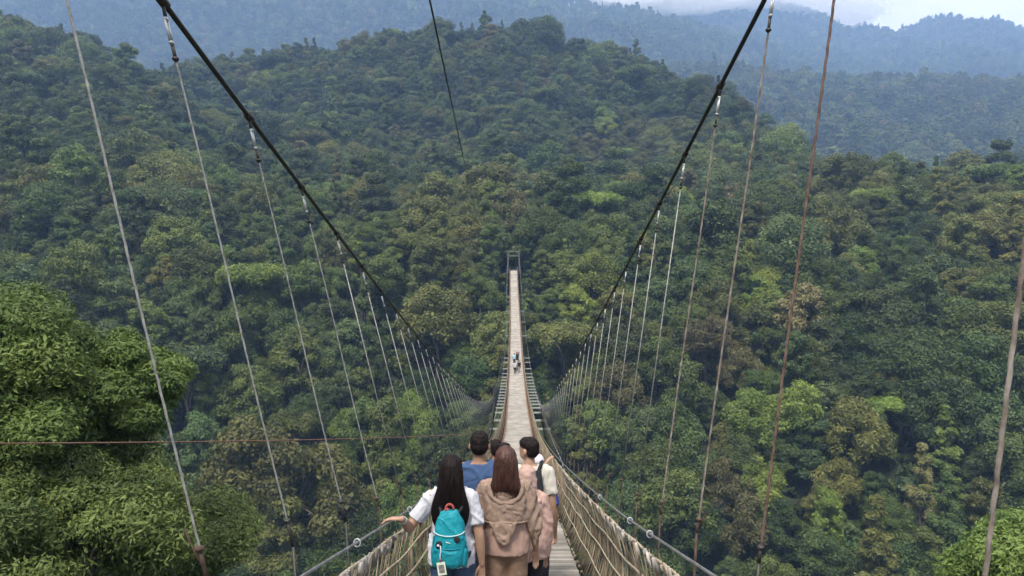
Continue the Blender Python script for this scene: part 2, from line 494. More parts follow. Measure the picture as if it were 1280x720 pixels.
# ------------------------------------------------------------------ scatter the forest
def jgrid(d0, d1, sp, rng, umax=.92):
    xm = d1 * umax
    gx = np.arange(-xm, xm, sp); gy = np.arange(d0, d1, sp * .9)
    X, Y = np.meshgrid(gx, gy); X = X + (np.arange(len(gy)) % 2)[:, None] * sp / 2
    X = (X + rng.uniform(-.38, .38, X.shape) * sp).ravel(); Y = (Y + rng.uniform(-.38, .38, Y.shape) * sp).ravel()
    k = (np.abs(X / Y) < umax) & (Y >= d0) & (Y < d1)
    return X[k], Y[k]
def visible(X, Y, Ztop, slack):
    vis = np.ones(len(X), bool)
    for f in np.concatenate([np.linspace(.12, .9, 34), np.linspace(.91, .985, 10)]):
        g = ground(X * f, Y * f)
        vis &= (g + slack * np.minimum(1, f * Y / 60)) < Ztop * f
    return vis
rng = np.random.default_rng(5)
BANDS = [(70, 350, 7.5, .92, 1.1), (350, 800, 10.8, 1.14, 1.02), (800, 1950, 13.5, 1.2, 1.02), (1950, 3600, 19.0, 1.35, 1.2)]
allP = []
for bi, (d0, d1, sp, sc, zs) in enumerate(BANDS):
    X, Y = jgrid(d0, d1, sp, rng)
    Z = ground(X, Y)
    S = sc * np.exp(rng.normal(0, .20, len(X))) * (1 + .25 * vnoise(np.stack([X, Y, 0 * X], -1), 1 / 60., 17))
    sh = rng.choice(NS, len(X), p=[.20, .19, .05, .15, .06, .12, .16, .07])
    nz = vnoise(np.stack([X, Y, 0 * X], -1), 1 / 45., 21); nz2 = vnoise(np.stack([X, Y, 0 * X], -1), 1 / 30., 33)
    q = rng.uniform(0, 1, len(X))
    tn = np.select([q < .26, q < .62, q < .82, q < .925, q < .968], [0, 1, 2, 3, 4], 5)
    tn = np.where((nz > .4) & (rng.uniform(0, 1, len(X)) < .4), 3, tn)
    tn = np.where((nz2 > .45) & (rng.uniform(0, 1, len(X)) < .45), 1, tn)
    tn = np.where((nz < -.4) & (rng.uniform(0, 1, len(X)) < .5), 0, tn)
    th = np.array([d[3] + d[1] for d in SHAPE_DEF])[sh]
    top = Z + th * S * zs
    vis = visible(X, Y, top, 6 if bi < 2 else 4)
    # keep the bridge corridor and the portal clear
    dz = deck_z(np.clip(Y, 0, LB)); rx = np.array([d[0] for d in SHAPE_DEF])[sh] * S
    cl = (np.abs(X - .2) < rx + 2.4) & (Y < LB + 8) & (top > dz - 3)
    cl &= ~((Y > 188) & (np.abs(X) > rx * .62 + 1.9))
    cl |= (np.abs(X) < rx * .55 + 1.0) & (Y >= LB - 4) & (Y < 222)
    k = vis & ~cl
    allP.append(np.stack([X, Y, Z, S, sh, tn, np.full(len(X), zs), rng.uniform(0, 6.283, len(X)), rng.normal(0, .07, len(X)), rng.normal(0, .07, len(X)), rng.uniform(.82, 1.2, len(X))], 1)[k])
near = allP[0]
# the broad crowns that stand out around the far end of the bridge and on the right slope
BIG = [(-20, 190, 1.45, 5, 3), (-33, 205, 1.15, 6, 1), (104, 232, 1.45, 0, 3), (138, 222, 1.35, 6, 3), (69, 165, 1.15, 1, 2), (9.6, 200, .80, 1, 1), (38, 178, 1.2, 6, 1), (88, 150, 1.2, 7, 1), (-62, 172, 1.25, 0, 1), (112, 158, 1.1, 3, 0), (-13.5, 187, .85, 1, 1), (-12.5, 176, .8, 0, 2), (-15, 198, .9, 3, 0), (13, 190, .85, 3, 2), (-9.5, 204, .8, 6, 1), (8.2, 212, .8, 3, 0), (-7.6, 213, .75, 1, 0), (-22, 178, .9, 6, 0), (3.2, 226, .9, 3, 0), (-4.5, 228, 1.0, 1, 2)]
for bx, by, bs, bsh, bt in BIG:
    near = near[np.hypot(near[:, 0] - bx, near[:, 1] - by) > 6.5 * bs]
near = np.concatenate([near, np.array([[bx, by, float(ground(bx, by)), bs, bsh, bt, 1.0, bx % 6.0, 0, 0, 1.0] for bx, by, bs, bsh, bt in BIG])])
# coarse front-to-back raster: which near trees show, and how large
def shown(T, W=320, H=180):
    buf = np.zeros((H, W), bool); cnt = np.zeros(len(T), int)
    yy, xx = np.mgrid[0:H, 0:W]
    for i in np.argsort(T[:, 1]):
        x, y, z, s, sh = T[i, :5]; sh = int(sh); d = SHAPE_DEF[sh]
        f = FPX / 4
        cx = (VX / 4) + f * x / y; cy = VY / 4 - f * (z + d[3] * s) / y; rx = f * d[0] * s / y; rz = f * d[1] * s / y
        x0, x1 = int(max(0, cx - rx)), int(min(W, cx + rx + 1)); y0, y1 = int(max(0, cy - rz)), int(min(H, cy + rz * 1.5 + 1))
        if x0 >= x1 or y0 >= y1: continue
        sx = xx[y0:y1, x0:x1]; sy = yy[y0:y1, x0:x1]
        m = ((sx - cx) / rx) ** 2 + ((sy - cy) / rz) ** 2 < 1
        sub = buf[y0:y1, x0:x1]
        cnt[i] = (m & ~sub).sum(); sub |= m
    return cnt
cnt = shown(near)
order = np.argsort(-cnt)
sel = [int(i) for i in order[:250] if cnt[i] >= 12]
# tone hints read off the photograph (bearing / depression -> tone) for the trees that stand out
HINT = [((545, 320), 3, 60), ((490, 330), 1, 40), ((770, 262), 4, 22), ((955, 385), 4, 30), ((680, 345), 1, 30), ((735, 370), 4, 25), ((1060, 275), 3, 55), ((1220, 290), 3, 55),
        ((700, 450), 3, 30), ((1035, 470), 2, 45), ((905, 460), 5, 40), ((1180, 620), 5, 40), ((985, 540), 4, 25), ((570, 420), 0, 45), ((1100, 385), 0, 60), ((880, 560), 3, 30), ((505, 560), 4, 28),
        ((340, 470), 1, 45), ((450, 520), 1, 40), ((1240, 420), 1, 40), ((910, 690), 4, 20), ((770, 590), 2, 30)]
def topx(T):
    h = np.array([d[3] for d in SHAPE_DEF])[T[:, 4].astype(int)] * T[:, 3]
    return VX + FPX * T[:, 0] / T[:, 1], VY - FPX * (T[:, 2] + h) / T[:, 1]
hx, hy = topx(near)
for (px, py), t, rad in HINT:
    near[(np.hypot(hx - px, hy - py) < rad) & (rng.uniform(0, 1, len(near)) < .8), 5] = t
near[(near[:, 1] < 135) & (near[:, 0] < 0) & (near[:, 5] > 2), 5] = 0
rest = np.setdiff1d(np.arange(len(near)), sel)

def as_scatter(name, T, coll, label, cat):
    S = np.stack([T[:, 3] * T[:, 10], T[:, 3] / T[:, 10], T[:, 3] * T[:, 6]], 1)
    RZ = np.stack([T[:, 8], T[:, 9], T[:, 7]], 1)
    return scatter_object(name, T[:, :3].copy(), S, RZ, (T[:, 4] * NT + T[:, 5]).astype(int), coll, label=label, cat=cat)
as_scatter('forest', np.concatenate([near[rest], allP[1]]), COL_MID, 'dense mixed green rainforest canopy covering the hills behind the bridge', 'forest')
as_scatter('distant_forest', np.concatenate([allP[2], allP[3]]), COL_FAR, 'hazy blue forest canopy covering the far mountain ridges', 'forest')
X, Y = jgrid(30, 330, 4.2, rng, .85); Z = ground(X, Y)
k = visible(X, Y, Z + 5, 0) & ~((np.abs(X) < 3.5) & (Z + 5 > deck_z(np.clip(Y, 0, LB)) - 1))
X, Y, Z = X[k], Y[k], Z[k]
s = 1.35 * np.exp(rng.normal(0, .25, len(X)))
scatter_object('undergrowth', np.stack([X, Y, Z - .3], 1), np.stack([s, s, s], 1), np.stack([0 * s, 0 * s, rng.uniform(0, 6.28, len(s))], 1), rng.integers(0, 9, len(s)), COL_BUSH,
               label='dark leafy undergrowth on the slopes beneath the trees', cat='undergrowth')

ORD = ['first', 'second', 'third', 'fourth', 'fifth', 'sixth', 'seventh', 'eighth', 'ninth', 'tenth', 'eleventh', 'twelfth', 'thirteenth', 'fourteenth', 'fifteenth', 'sixteenth',
       'seventeenth', 'eighteenth', 'nineteenth', 'twentieth'] + ['twenty-' + w for w in ['first', 'second', 'third', 'fourth', 'fifth', 'sixth', 'seventh', 'eighth', 'ninth']] + ['thirtieth'] + ['thirty-' + w for w in ['first', 'second', 'third', 'fourth', 'fifth', 'sixth', 'seventh', 'eighth', 'ninth']]
hx, hy = topx(near)
cells = {}
for i in sel:
    y = hy[i]
    band = 'topmost' if y < 250 else 'upper' if y < 330 else 'middle' if y < 420 else 'lower' if y < 530 else 'lowest'
    side = 'left' if hx[i] < 642 else 'right'
    cells.setdefault((int(near[i, 5]), band, side), []).append(i)
for (t, band, side), L in cells.items():
    L.sort(key=lambda i: abs(hx[i] - 642))
    for q, i in enumerate(L):
        x, y, z, s, sh = near[i, :5]; sh = int(sh)
        e = empty('forest_tree', (x, y, z), near[i, 7]); e.scale = (s * near[i, 10], s / near[i, 10], s * near[i, 6]); e.rotation_euler = (near[i, 8], near[i, 9], near[i, 7])
        tag(e, '%s %s tree, %s outward from the bridge among %s ones on the %s %s slope' % (TONES[t], SHAPES[sh], ORD[min(q, 38)], TONES[t], band, side), 'tree', 'rainforest trees on the valley slopes')
        link('crown', CROWN[sh, t], None, e); link('trunk', TRUNK[sh], None, e)

# ------------------------------------------------------------------ close-by trees
M_NEAR = leaf_material('near_leaf', (0.036, 0.073, 0.017), (0.148, 0.210, 0.052), .01, .1)
M_NEAR2 = leaf_material('near_leaf_deep', (0.038, 0.072, 0.020), (0.145, 0.196, 0.054), .01, .1)
M_NEARB = leaf_material('near_leaf_bright', (0.052, 0.104, 0.023), (0.158, 0.235, 0.054), .01, .1)
def near_tree(name, label, cat, c, rx, rz, nclump, nleaf, leaf, mat, seed, base=None, low=-.4, aspect=.3, bark=None, clump=(.26, .42)):
    base = base or (c[0], c[1] + .3, float(ground(c[0], c[1])))
    e = empty(name, base)
    V, tint, cc, cr = crown_leaves(seed, rx, rz, nclump, nleaf, leaf, low=low, aspect=aspect, jitter=.5, clump=clump)
    off = np.array(c) - np.array(base)
    # drooping leaf tips
    V = V + off
    o = link('crown', quads_mesh('crown', V, tint, mat), None, e)
    tm = trunk_mesh('trunk', off[2] - rz * .2, max(.09, rx * .05), cc + off, seed + 9, nlimb=min(34, nclump))
    tm.materials.append(bark or M_BARK); link('trunk', tm, None, e)
    tag(e, label, cat)
    return e
near_tree('broadleaf_tree', 'tall broadleaf tree with glossy elongated leaves rising at the left edge', 'tree', (-12.9, 17.5, -4.0), 4.4, 4.0, 80, 190000, .064, M_NEAR, 61, clump=(.13, .27))
near_tree('broadleaf_tree', 'rounded leafy tree in front of the tall edge tree, crossed by first left hanger', 'tree', (-10.75, 19.5, -3.6), 2.3, 2.4, 40, 80000, .064, M_NEAR, 62, clump=(.15, .30))
near_tree('broadleaf_tree', 'low spreading green tree under the brown guy cable beside the deck', 'tree', (-10.3, 16.5, -6.2), 3.3, 2.3, 60, 140000, .060, M_NEAR2, 63, clump=(.13, .29))
near_tree('broadleaf_tree', 'shaded leafy tree filling the gap behind the two left edge trees', 'tree', (-16.5, 25.0, -6.9), 5.0, 3.6, 50, 120000, .085, M_NEAR2, 66)
near_tree('shrub', 'bushy green shrub right of the low spreading tree, beside left railing', 'shrub', (-10.4, 23.0, -8.9), 2.5, 1.9, 30, 60000, .065, M_NEAR2, 64)
near_tree('broadleaf_tree', 'bright yellow-green leafy tree poking into the lower right corner', 'tree', (18.9, 26.0, -11.2), 3.2, 2.5, 44, 95000, .09, M_NEARB, 65)

# ------------------------------------------------------------------ bridge
M_STEEL = simple('galvanised_steel', (0.30, 0.31, 0.32), (0.52, 0.53, 0.54), rough=.45, scale=40, metallic=.5)
M_RAIL = simple('rail_steel', (0.13, 0.14, 0.145), (0.30, 0.31, 0.325), rough=.4, scale=12, metallic=.5)
M_CABLE = simple('black_cable', (0.010, 0.011, 0.012), (0.028, 0.03, 0.032), rough=.5, scale=60)
M_HANGER = simple('silver_strand', (0.15, 0.15, 0.145), (0.34, 0.34, 0.33), rough=.5, scale=30, metallic=.25)
M_RUST = simple('rusty_strand', (0.045, 0.022, 0.017), (0.18, 0.12, 0.105), rough=.8, scale=22, detail=6)
M_RUSTMIX = simple('weathered_strand', (0.07, 0.048, 0.038), (0.27, 0.24, 0.22), rough=.8, scale=18, detail=6)
M_RUSTDARK = simple('dark_rust', (0.022, 0.014, 0.011), (0.09, 0.06, 0.045), rough=.9, scale=25)
M_GUY = simple('rusty_guy', (0.11, 0.06, 0.04), (0.20, 0.11, 0.08), rough=.8, scale=20)
M_ROPE = simple('cream_rope', (0.22, 0.185, 0.125), (0.42, 0.37, 0.28), rough=.95, scale=35, bump=.4)
M_NET = simple('twine_sticks', (0.10, 0.075, 0.050), (0.33, 0.27, 0.19), rough=.95, scale=6, use_tint=True, detail=6)
M_TIE = simple('cloth_ties', (0.15, 0.125, 0.10), (0.44, 0.42, 0.40), rough=.95, scale=9, use_tint=True)
M_DARK = simple('dark_fitting', (0.02, 0.02, 0.022), (0.06, 0.055, 0.05), rough=.5, scale=30, metallic=.4)
M_BEAM = simple('beam_paint', (0.24, 0.255, 0.235), (0.38, 0.40, 0.37), rough=.6, scale=8)
M_GATE = simple('gate_steel', (0.10, 0.105, 0.10), (0.18, 0.185, 0.18), rough=.6, scale=6)
M_TOWER = simple('dark_tower', (0.018, 0.020, 0.022), (0.05, 0.053, 0.056), rough=.6, scale=4)
M_PLANK = simple('deck_planks', (0.215, 0.198, 0.175), (0.335, 0.312, 0.280), rough=.85, scale=1.6, use_tint=True, stretch=(1, .45, 1), detail=9, bump=.2, contrast=(.36, .64))
M_EDGE = simple('deck_edge', (0.14, 0.06, 0.035), (0.30, 0.17, 0.11), rough=.8, scale=5)

bridge = empty('suspension_bridge', (0, 0, 0))
tag(bridge, 'long wooden-decked suspension bridge hung on black cables across the valley', 'bridge')

def cab(side, d):
    t = np.asarray(d, float) / LB
    if side < 0: return np.stack([np.interp(d, [-5, 104, 208], [-1.75, -1.6, -1.55]), d, 2.38 - 62.4 * t * (1 - t) + .6 * t], -1)
    return np.stack([np.interp(d, [-5, 1.7, 4.3, 60, 150, 208], [1.32, 1.41, 1.50, 1.55, 1.75, 1.55]), d, 2.98 - 66.6 * t * (1 - t) + 0 * t], -1)
def rail(side, d):
    d = np.asarray(d, float)
    x0 = -.92 if side < 0 else .88
    w = np.interp(d, [0, 20, 60, 120, 208], [1, 1, 1.12, 1.18, 1.15])
    return np.stack([deck_x(d) + x0 * w, d, deck_z(d) + np.interp(d, [0, 6, 30], [1.14, 1.06, 1.06])], -1)
dd = np.concatenate([np.arange(-4, 40, .5), np.arange(40, LB + .1, 2.0)])
# deck of cross planks, one mesh
mb = MB(); prng = random.Random(3)
d = -4.0
while d < LB:
    w = .15 if d < 60 else .30
    th = math.atan((float(deck_z(d + .1)) - float(deck_z(d))) / .1)
    rot = Matrix.Rotation(th, 4, 'X')
    hw = float(deck_hw(d)) + prng.uniform(-.012, .012)
    if d < 30:                                     # staggered boards so that the joints form the fine grid seen close by
        k = 3
        for j in range(k):
            x0 = -hw + 2 * hw * j / k; x1 = -hw + 2 * hw * (j + 1) / k
            mb.box((float(deck_x(d)) + (x0 + x1) / 2, d, float(deck_z(d)) - .025 + prng.uniform(-.003, .003)), (x1 - x0 - .012, w - .014, .05), rot, tint=prng.uniform(0, .55))  # darker tint range: the walkers' shade painted into the near boards
    else:
        mb.box((float(deck_x(d)), d, float(deck_z(d)) - .025 + prng.uniform(-.003, .003)), (2 * hw, w - .02, .05), rot, tint=prng.uniform(.25, .8))
    d += w
deck = mb.build('deck', M_PLANK, bridge, smooth=False)
for s in (-1, 1):
    mb = MB()
    P = np.stack([deck_x(dd) + s * (deck_hw(dd) - .06), dd, deck_z(dd) - .12], -1); mb.tube(P, .06, 6)
    mb.build('stringer', M_EDGE, deck)
for s in (-1, 1):
    P = cab(s, dd); mb = MB(); mb.tube(P, .0150, 10); mb.build('main_cable', M_CABLE, bridge)
    mb = MB(); mb.tube(rail(s, dd), .0080, 8); hr = mb.build('handrail', M_RAIL, bridge)
    for q in ([4.72, 5.55, 7.6] if s > 0 else [4.3, 6.4]):       # ring clamps on the rail
        mb = MB(); c = rail(s, np.array([q]))[0]
        a = np.linspace(0, 2 * math.pi, 17)
        mb.tube(np.stack([c[0] + .019 * np.cos(a), c[1] + .006 * np.sin(a), c[2] - .003 + .021 * np.sin(a)], -1), .0045, 6, cap=False)
        mb.build('rail_clamp', M_STEEL, hr)

# side netting: upright sticks and twine, three cream ropes, a bushy top rope with cloth ties
def net_pt(side, d, h):
    """h = 0 at the deck edge, 1 at the top rope"""
    a = np.stack([deck_x(d) + side * (deck_hw(d) + .03), d, deck_z(d) - .02], -1); b = rail(side, d); b = b + np.array([0, 0, -.13])
    bow = .10 * np.sin(np.pi * np.asarray(h))
    p = a + (b - a) * np.asarray(h)[..., None]
    p[..., 0] += side * bow
    return p
nr = np.random.default_rng(4)
for s in (-1, 1):
    mb = MB()
    d = .4
    while d < LB:
        st = (.11 if s < 0 else .085) if d < 14 else (.09 if d < 45 else .22)
        k = 5 if d < 14 else 3
        h = np.linspace(0, nr.uniform(.94, 1.05), k)
        P = net_pt(s, np.full(k, d), h); P[:, 1] += nr.normal(0, .012, k) + nr.uniform(-.03, .03) * h; P[:, 0] += nr.normal(0, .008, k)
        r = nr.uniform(.003, .0062) if d < 14 else (nr.uniform(.007, .012) if d < 45 else .03)
        mb.tube(P, r, 5 if d < 14 else 4, tint=nr.uniform(0, 1) ** 1.2)
        if d < 14 and nr.random() < .35:            # slanting twine
            P = net_pt(s, np.linspace(d, d + nr.uniform(-.15, .15), 4), np.linspace(nr.uniform(0, .5), nr.uniform(.6, 1), 4)); mb.tube(P, .0035, 4, tint=nr.uniform(.3, 1))
        d += st * nr.uniform(.7, 1.3)
    net = mb.build('side_net', M_NET, bridge)
    mb = MB()
    for h0, r in ((.26, .008), (.5, .009), (.74, .009)):
        P = net_pt(s, dd[dd > .3], np.full((dd > .3).sum(), h0)); P[:, 0] -= s * .015; P[:, 2] += .015 * np.sin(P[:, 1] * 2.7 + h0 * 9) ; mb.tube(P, r, 6)
    mb.build('net_rope', M_ROPE, net)
    mb = MB()
    dn = np.concatenate([np.arange(.3, 16, .02), np.arange(16, LB, 1.0)])
    P = net_pt(s, dn, np.ones(len(dn))); P[:, 2] += .006 * np.sin(dn * 5); mb.tube(P, .009, 9, lobes=3, pitch=.08, lobe_amp=.24, tint=.6)
    mb.build('top_rope', M_ROPE, net)
    mb = MB()
    for k in range(230 if s < 0 else 130):
        d = 14 * nr.uniform(.03, 1) ** 1.3
        l = nr.uniform(.03, .16); h1 = 1.02
        P = net_pt(s, np.array([d, d + nr.normal(0, .012), d + nr.normal(0, .02)]), np.array([h1, h1 - l / 2, h1 - l])); P[:, 0] -= s * nr.uniform(.005, .035)
        mb.tube(P, np.array([.008, nr.uniform(.008, .014), .004]), 4, tint=nr.uniform(0, 1))
    ct = mb.build('cloth_ties', M_TIE, net); ct['kind'] = 'stuff'
    mb = MB()
    for k in range(60):                            # knots along the deck edge
        d = nr.uniform(5, 16); p = net_pt(s, np.array([d]), np.array([.03]))[0]
        mb.ellipsoid(p + np.array([-s * .03, 0, .02]), .018, .03, .018, seg=7, rings=5, tint=nr.uniform(0, .3))
    kn = mb.build('edge_knots', M_NET, net); kn['kind'] = 'stuff'

# hangers: the hundred nearest as parts, the rest as one
def hanger(side, d, parent, far_mb=None):
    a = cab(side, np.array([d]))[0]; a[2] -= .02
    out = np.interp(d, [0, 20, 60], [0, .08, .80])
    zt = rail(side, np.array([d]))[0][2] + .06
    b = np.array([deck_x(d) + side * ((1.10 if side < 0 else 1.06) + out), d, zt])          # fitting at rail height
    c = np.array([deck_x(d) + side * ((1.02 if side < 0 else 1.00) + out * 1.05), d, float(deck_z(d)) - .18])   # beam end
    if far_mb is not None:
        far_mb.tube(np.array([a, b, c]), .0065, 4); return
    k = (b - a) / np.linalg.norm(b - a); L = np.linalg.norm(b - a)
    tb0 = a + k * .07; tb1 = a + k * .27
    mb = MB()
    if d < 6.2:
        n = int(L / .012); P = tb1 + np.outer(np.linspace(0, 1, n), b - tb1); P[:, 0] += .003 * np.sin(np.linspace(0, 7, n))
        mb.tube(P, .0043 if side < 0 else (.0052 if d < 2.6 else .0054), 12, lobes=3, pitch=.085, lobe_amp=.24)
    else:
        mb.tube(np.array([tb1, b]), .0052, 6)
    h = mb.build('hanger', M_HANGER if side < 0 or d > 6.3 else (M_RUST if 2.7 < d < 3.8 else M_RUSTMIX), parent)
    if d >= 26:
        mb = MB(); mb.tube(np.array([b, c]), .009, 5); mb.build('lower_rod', M_DARK, h); return
    mb = MB(); q = cab(side, np.array([d - .035, d + .035])); mb.tube(q, .025, 10); mb.tube(np.array([a + [0, 0, .01], tb0]), .009, 6); mb.build('cable_clamp', M_DARK, h)
    mb = MB(); w = np.array([0, .014, 0]); mb.tube(np.array([tb0 + w, tb0 + w + k * .12]), .0055, 6); mb.tube(np.array([tb0 - w, tb0 - w + k * .12]), .0055, 6)
    for q in (0, .12): mb.ellipsoid(tb0 + k * q, .012, .022, .012, seg=8, rings=6)
    mb.build('turnbuckle', M_STEEL, h)
    mb = MB(); mb.tube(np.array([tb0 + k * .12, tb1 + k * .015]), .009, 6); mb.ellipsoid(tb1, .018, .018, .012, seg=8, rings=6); mb.build('socket', M_DARK, h)
    r2 = random.Random(int(d * 100) + side); e0 = r2.uniform(.05, .16)
    mb = MB(); mb.tube(np.array([b - k * e0, b]), .0085, 8); mb.ellipsoid(b - k * e0, .019, .019, .011, seg=8, rings=6); mb.tube(np.array([b, c]), .0075, 6)
    if r2.random() < .6: mb.tube(np.array([b - k * e0 * .4, b - k * e0 * .8 + [side * .03, .02, 0], b - k * e0 * 1.5 + [side * .045, .01, 0]]), .004, 5)   # loose wire end
    mb.build('lower_fitting', M_RUSTDARK if r2.random() < .6 else M_DARK, h)
sp = 1.18
for s, d0 in ((-1, 1.34), (1, 2.08)):
    for i in range(50): hanger(s, (2.66 if i == 1 else d0 + sp * i) if s < 0 else (1.68 if i == 0 else d0 + sp * i * .94), bridge)
mb = MB()
for s, d0 in ((-1, 1.34), (1, 2.08)):
    d = d0 + sp * 50 * (1.0 if s < 0 else .94)
    while d < LB - 2:
        hanger(s, d, None, mb); d += sp * 2
o = mb.build('far_hangers', M_HANGER, bridge); o['kind'] = 'stuff'
# cross beams standing out beyond the deck, and the two stay cables along their ends
for d in (48, 54.3, 60.5, 64.5, 67.5, 70.2, 73, 75.6, 78.4, 81.2, 84, 87, 90, 93, 96.5, 101.5, 108, 112.5, 136, 151, 163):
    mb = MB(); mb.box((float(deck_x(d)) + .12, d, float(deck_z(d)) - .14), (4.0, .11, .12)); mb.build('cross_beam', M_BEAM, bridge, smooth=False)
for d in np.arange(1.5, 44, 3.0):
    mb = MB(); mb.box((float(deck_x(d)), d, float(deck_z(d)) - .24), (2.2, .1, .12)); mb.build('cross_beam', M_DARK, bridge, smooth=False)
for s in (-1, 1):
    q = np.concatenate([np.arange(14, 196, 3.0)])
    P = np.stack([deck_x(q) + .12 + s * np.interp(q, [14, 30, 48, 196], [1.15, 1.65, 1.85, 1.85]), q, deck_z(q) - .06], -1)
    mb = MB(); mb.tube(P, .018, 5); mb.build('stay_cable', M_HANGER, bridge)
# far portal
tw = empty('tower', (0, LB + .6, 0)); tw.parent = bridge
for s in (-1, 1):
    mb = MB(); mb.tube(np.array([[s * 1.62, 0, -9], [s * 1.55, 0, 3.6]]), np.array([.26, .2]), 10); mb.build('post', M_TOWER, tw)
for z, w in ((3.6, 3.9), (2.3, 3.2)):
    mb = MB(); mb.box((0, 0.3 if z < 3 else 0, z), (w, .22, .22)); mb.build('lintel', M_GATE, tw, smooth=False)
mb = MB(); mb.box((0, -.2, -2.3), (4.4, 2.4, 1.0)); mb.build('landing', M_TOWER, tw, smooth=False)
mb = MB(); mb.tube(np.array([[-.12, 0, 3.7], [-.12, 0, 4.4]]), .09, 8); mb.ellipsoid((-.12, 0, 4.7), .22, .22, .3); mb.build('lamp', M_GATE, tw)

for s in (-1, 1):
    q = dd[dd > 22]; P = np.stack([deck_x(q) + s * (deck_hw(q) + .0), q, deck_z(q) + .05], -1); mb = MB(); mb.tube(P, np.interp(q, [22, 60], [.02, .06]), 5); mb.build('edge_rail', M_EDGE, deck)
# cables that do not belong to the deck
def guy(name, label, P, r, mat):
    P = np.asarray(P, float); mb = MB()
    t = np.linspace(0, 1, 40); Q = np.stack([np.interp(t, np.linspace(0, 1, len(P)), P[:, k]) for k in range(3)], -1)
    if len(P) == 2: Q[:, 2] -= .25 * 4 * t * (1 - t) * np.linalg.norm(P[1] - P[0]) / 60
    mb.tube(Q, r, 6); tag(mb.build(name, mat), label, 'cable')
guy('guy_cable', 'thin rusty brown guy cable running level from the deck to the left slope', [(-1.7, 33.5, -7.75), (-10.6, 10.4, -2.56)], .016, M_GUY)
guy('overhead_cable', 'thin black cable slanting down over the valley towards the far portal', [(-.35, -8, 3.12), (-8, 180, 8.3)], .013, M_CABLE)
# ------------------------------------------------------------------ people
M_SKIN = simple('skin', (0.22, 0.125, 0.080), (0.28, 0.165, 0.11), rough=.55, scale=14)
M_SKIN2 = simple('fair_skin', (0.30, 0.18, 0.125), (0.37, 0.23, 0.165), rough=.55, scale=14)
M_HAIR = simple('black_hair', (0.005, 0.004, 0.005), (0.018, 0.013, 0.013), rough=.6, scale=60, stretch=(1, 1, .04), spec=.1, bump=.5)
M_HAIRB = simple('brown_hair', (0.020, 0.009, 0.007), (0.095, 0.042, 0.032), rough=.5, scale=70, stretch=(1, 1, .03), spec=.3, bump=.5)
M_EYE = simple('eye', (0.01, 0.008, 0.007), rough=.2)
def cloth(name, c, k=1.25, rough=.9): return simple(name, c, tuple(min(.9, x * k) for x in c), rough=rough, scale=26, bump=.45, spec=.2, detail=6)
M_WHITE = cloth('white_tee', (0.42, 0.43, 0.49), 1.15); M_BLUE = cloth('blue_tee', (0.036, 0.066, 0.145), 1.3); M_JEAN = cloth('blue_jeans', (0.030, 0.050, 0.095), 1.7)
M_TAN = cloth('tan_jacket', (0.205, 0.148, 0.118), 1.22, .75); M_PINK = cloth('dusty_pink_top', (0.29, 0.195, 0.165), 1.15); M_BROWNT = cloth('brown_trousers', (0.16, 0.105, 0.075), 1.4)
M_CREAM = cloth('cream_tee', (0.46, 0.44, 0.40), 1.15); M_BLACKC = cloth('black_cloth', (0.014, 0.015, 0.018), 1.8); M_ROSE = cloth('pink_blouse', (0.36, 0.245, 0.215), 1.15)
M_LILAC = cloth('lilac_cap', (0.52, 0.48, 0.54), 1.1); M_RED = cloth('dark_red_cloth', (0.22, 0.05, 0.05), 1.4); M_ROYAL = cloth('royal_blue_cloth', (0.03, 0.05, 0.17), 1.3); M_ORANGE = cloth('orange_cloth', (0.45, 0.14, 0.05), 1.2)
M_CYAN = cloth('light_blue_cloth', (0.25, 0.50, 0.60), 1.2); M_GREYC = cloth('grey_cloth', (0.22, 0.22, 0.23), 1.2); M_SHOE = cloth('shoe', (0.05, 0.05, 0.055), 1.5)
M_PACK = cloth('turquoise_nylon', (0.008, 0.19, 0.245), 1.2, .55); M_PACKD = cloth('teal_panel', (0.008, 0.17, 0.22), 1.2, .6); M_ZIP = cloth('pale_piping', (0.40, 0.52, 0.54), 1.2, .6)
M_CARD = simple('card_plastic', (0.52, 0.60, 0.48), (0.62, 0.70, 0.58), rough=.3); M_PHOTO = simple('card_photo', (0.05, 0.05, 0.06), (0.30, 0.27, 0.26), scale=45, rough=.4)

TORSO = [(.470, .080, .056, 0), (.52, .098, .074, -.006), (.57, .092, .066, -.002), (.62, .080, .056, .002), (.68, .086, .060, .002), (.74, .098, .066, .002), (.79, .098, .058, -.002), (.82, .082, .044, -.004), (.845, .046, .034, -.004)]
def ridge(V, sc, seed): return 1 - 2 * np.abs(vnoise(V, sc, seed))
def crease(V):
    W = V + .07 * np.stack([vnoise(V, 5, 41), vnoise(V, 5, 42), vnoise(V, 5, 43)], -1)
    a = np.maximum(ridge(W @ np.array([[1, 0, .25], [0, 1, .15], [.15, .1, .38]]), 11, 3), -.2) ** 3
    b = np.maximum(ridge(W @ np.array([[.5, 0, .6], [0, .8, .3], [.5, .2, .8]]), 15, 8), 0) ** 2
    c = np.maximum(ridge(W @ np.array([[1, 0, -.4], [0, 1, .2], [-.3, .1, .5]]), 24, 12), 0) ** 2
    m = .5 + .5 * vnoise(V, 5, 9)
    return .019 * a * (.45 + .55 * m) + .012 * b * (1 - m) + .006 * c + .007 * fbm(V, 8, 2, 3) - .006
def arm_pts(side, spec, sw):
    """spec: elbow, wrist, tip in H units relative to the shoulder"""
    sh = np.array([side * sw, -.004, .800])
    return [sh] + [sh + np.array(p) for p in spec]
DOWN = lambda s: [(s * .022, -.012, -.185), (s * .022, .022, -.335), (s * .018, .035, -.425)]

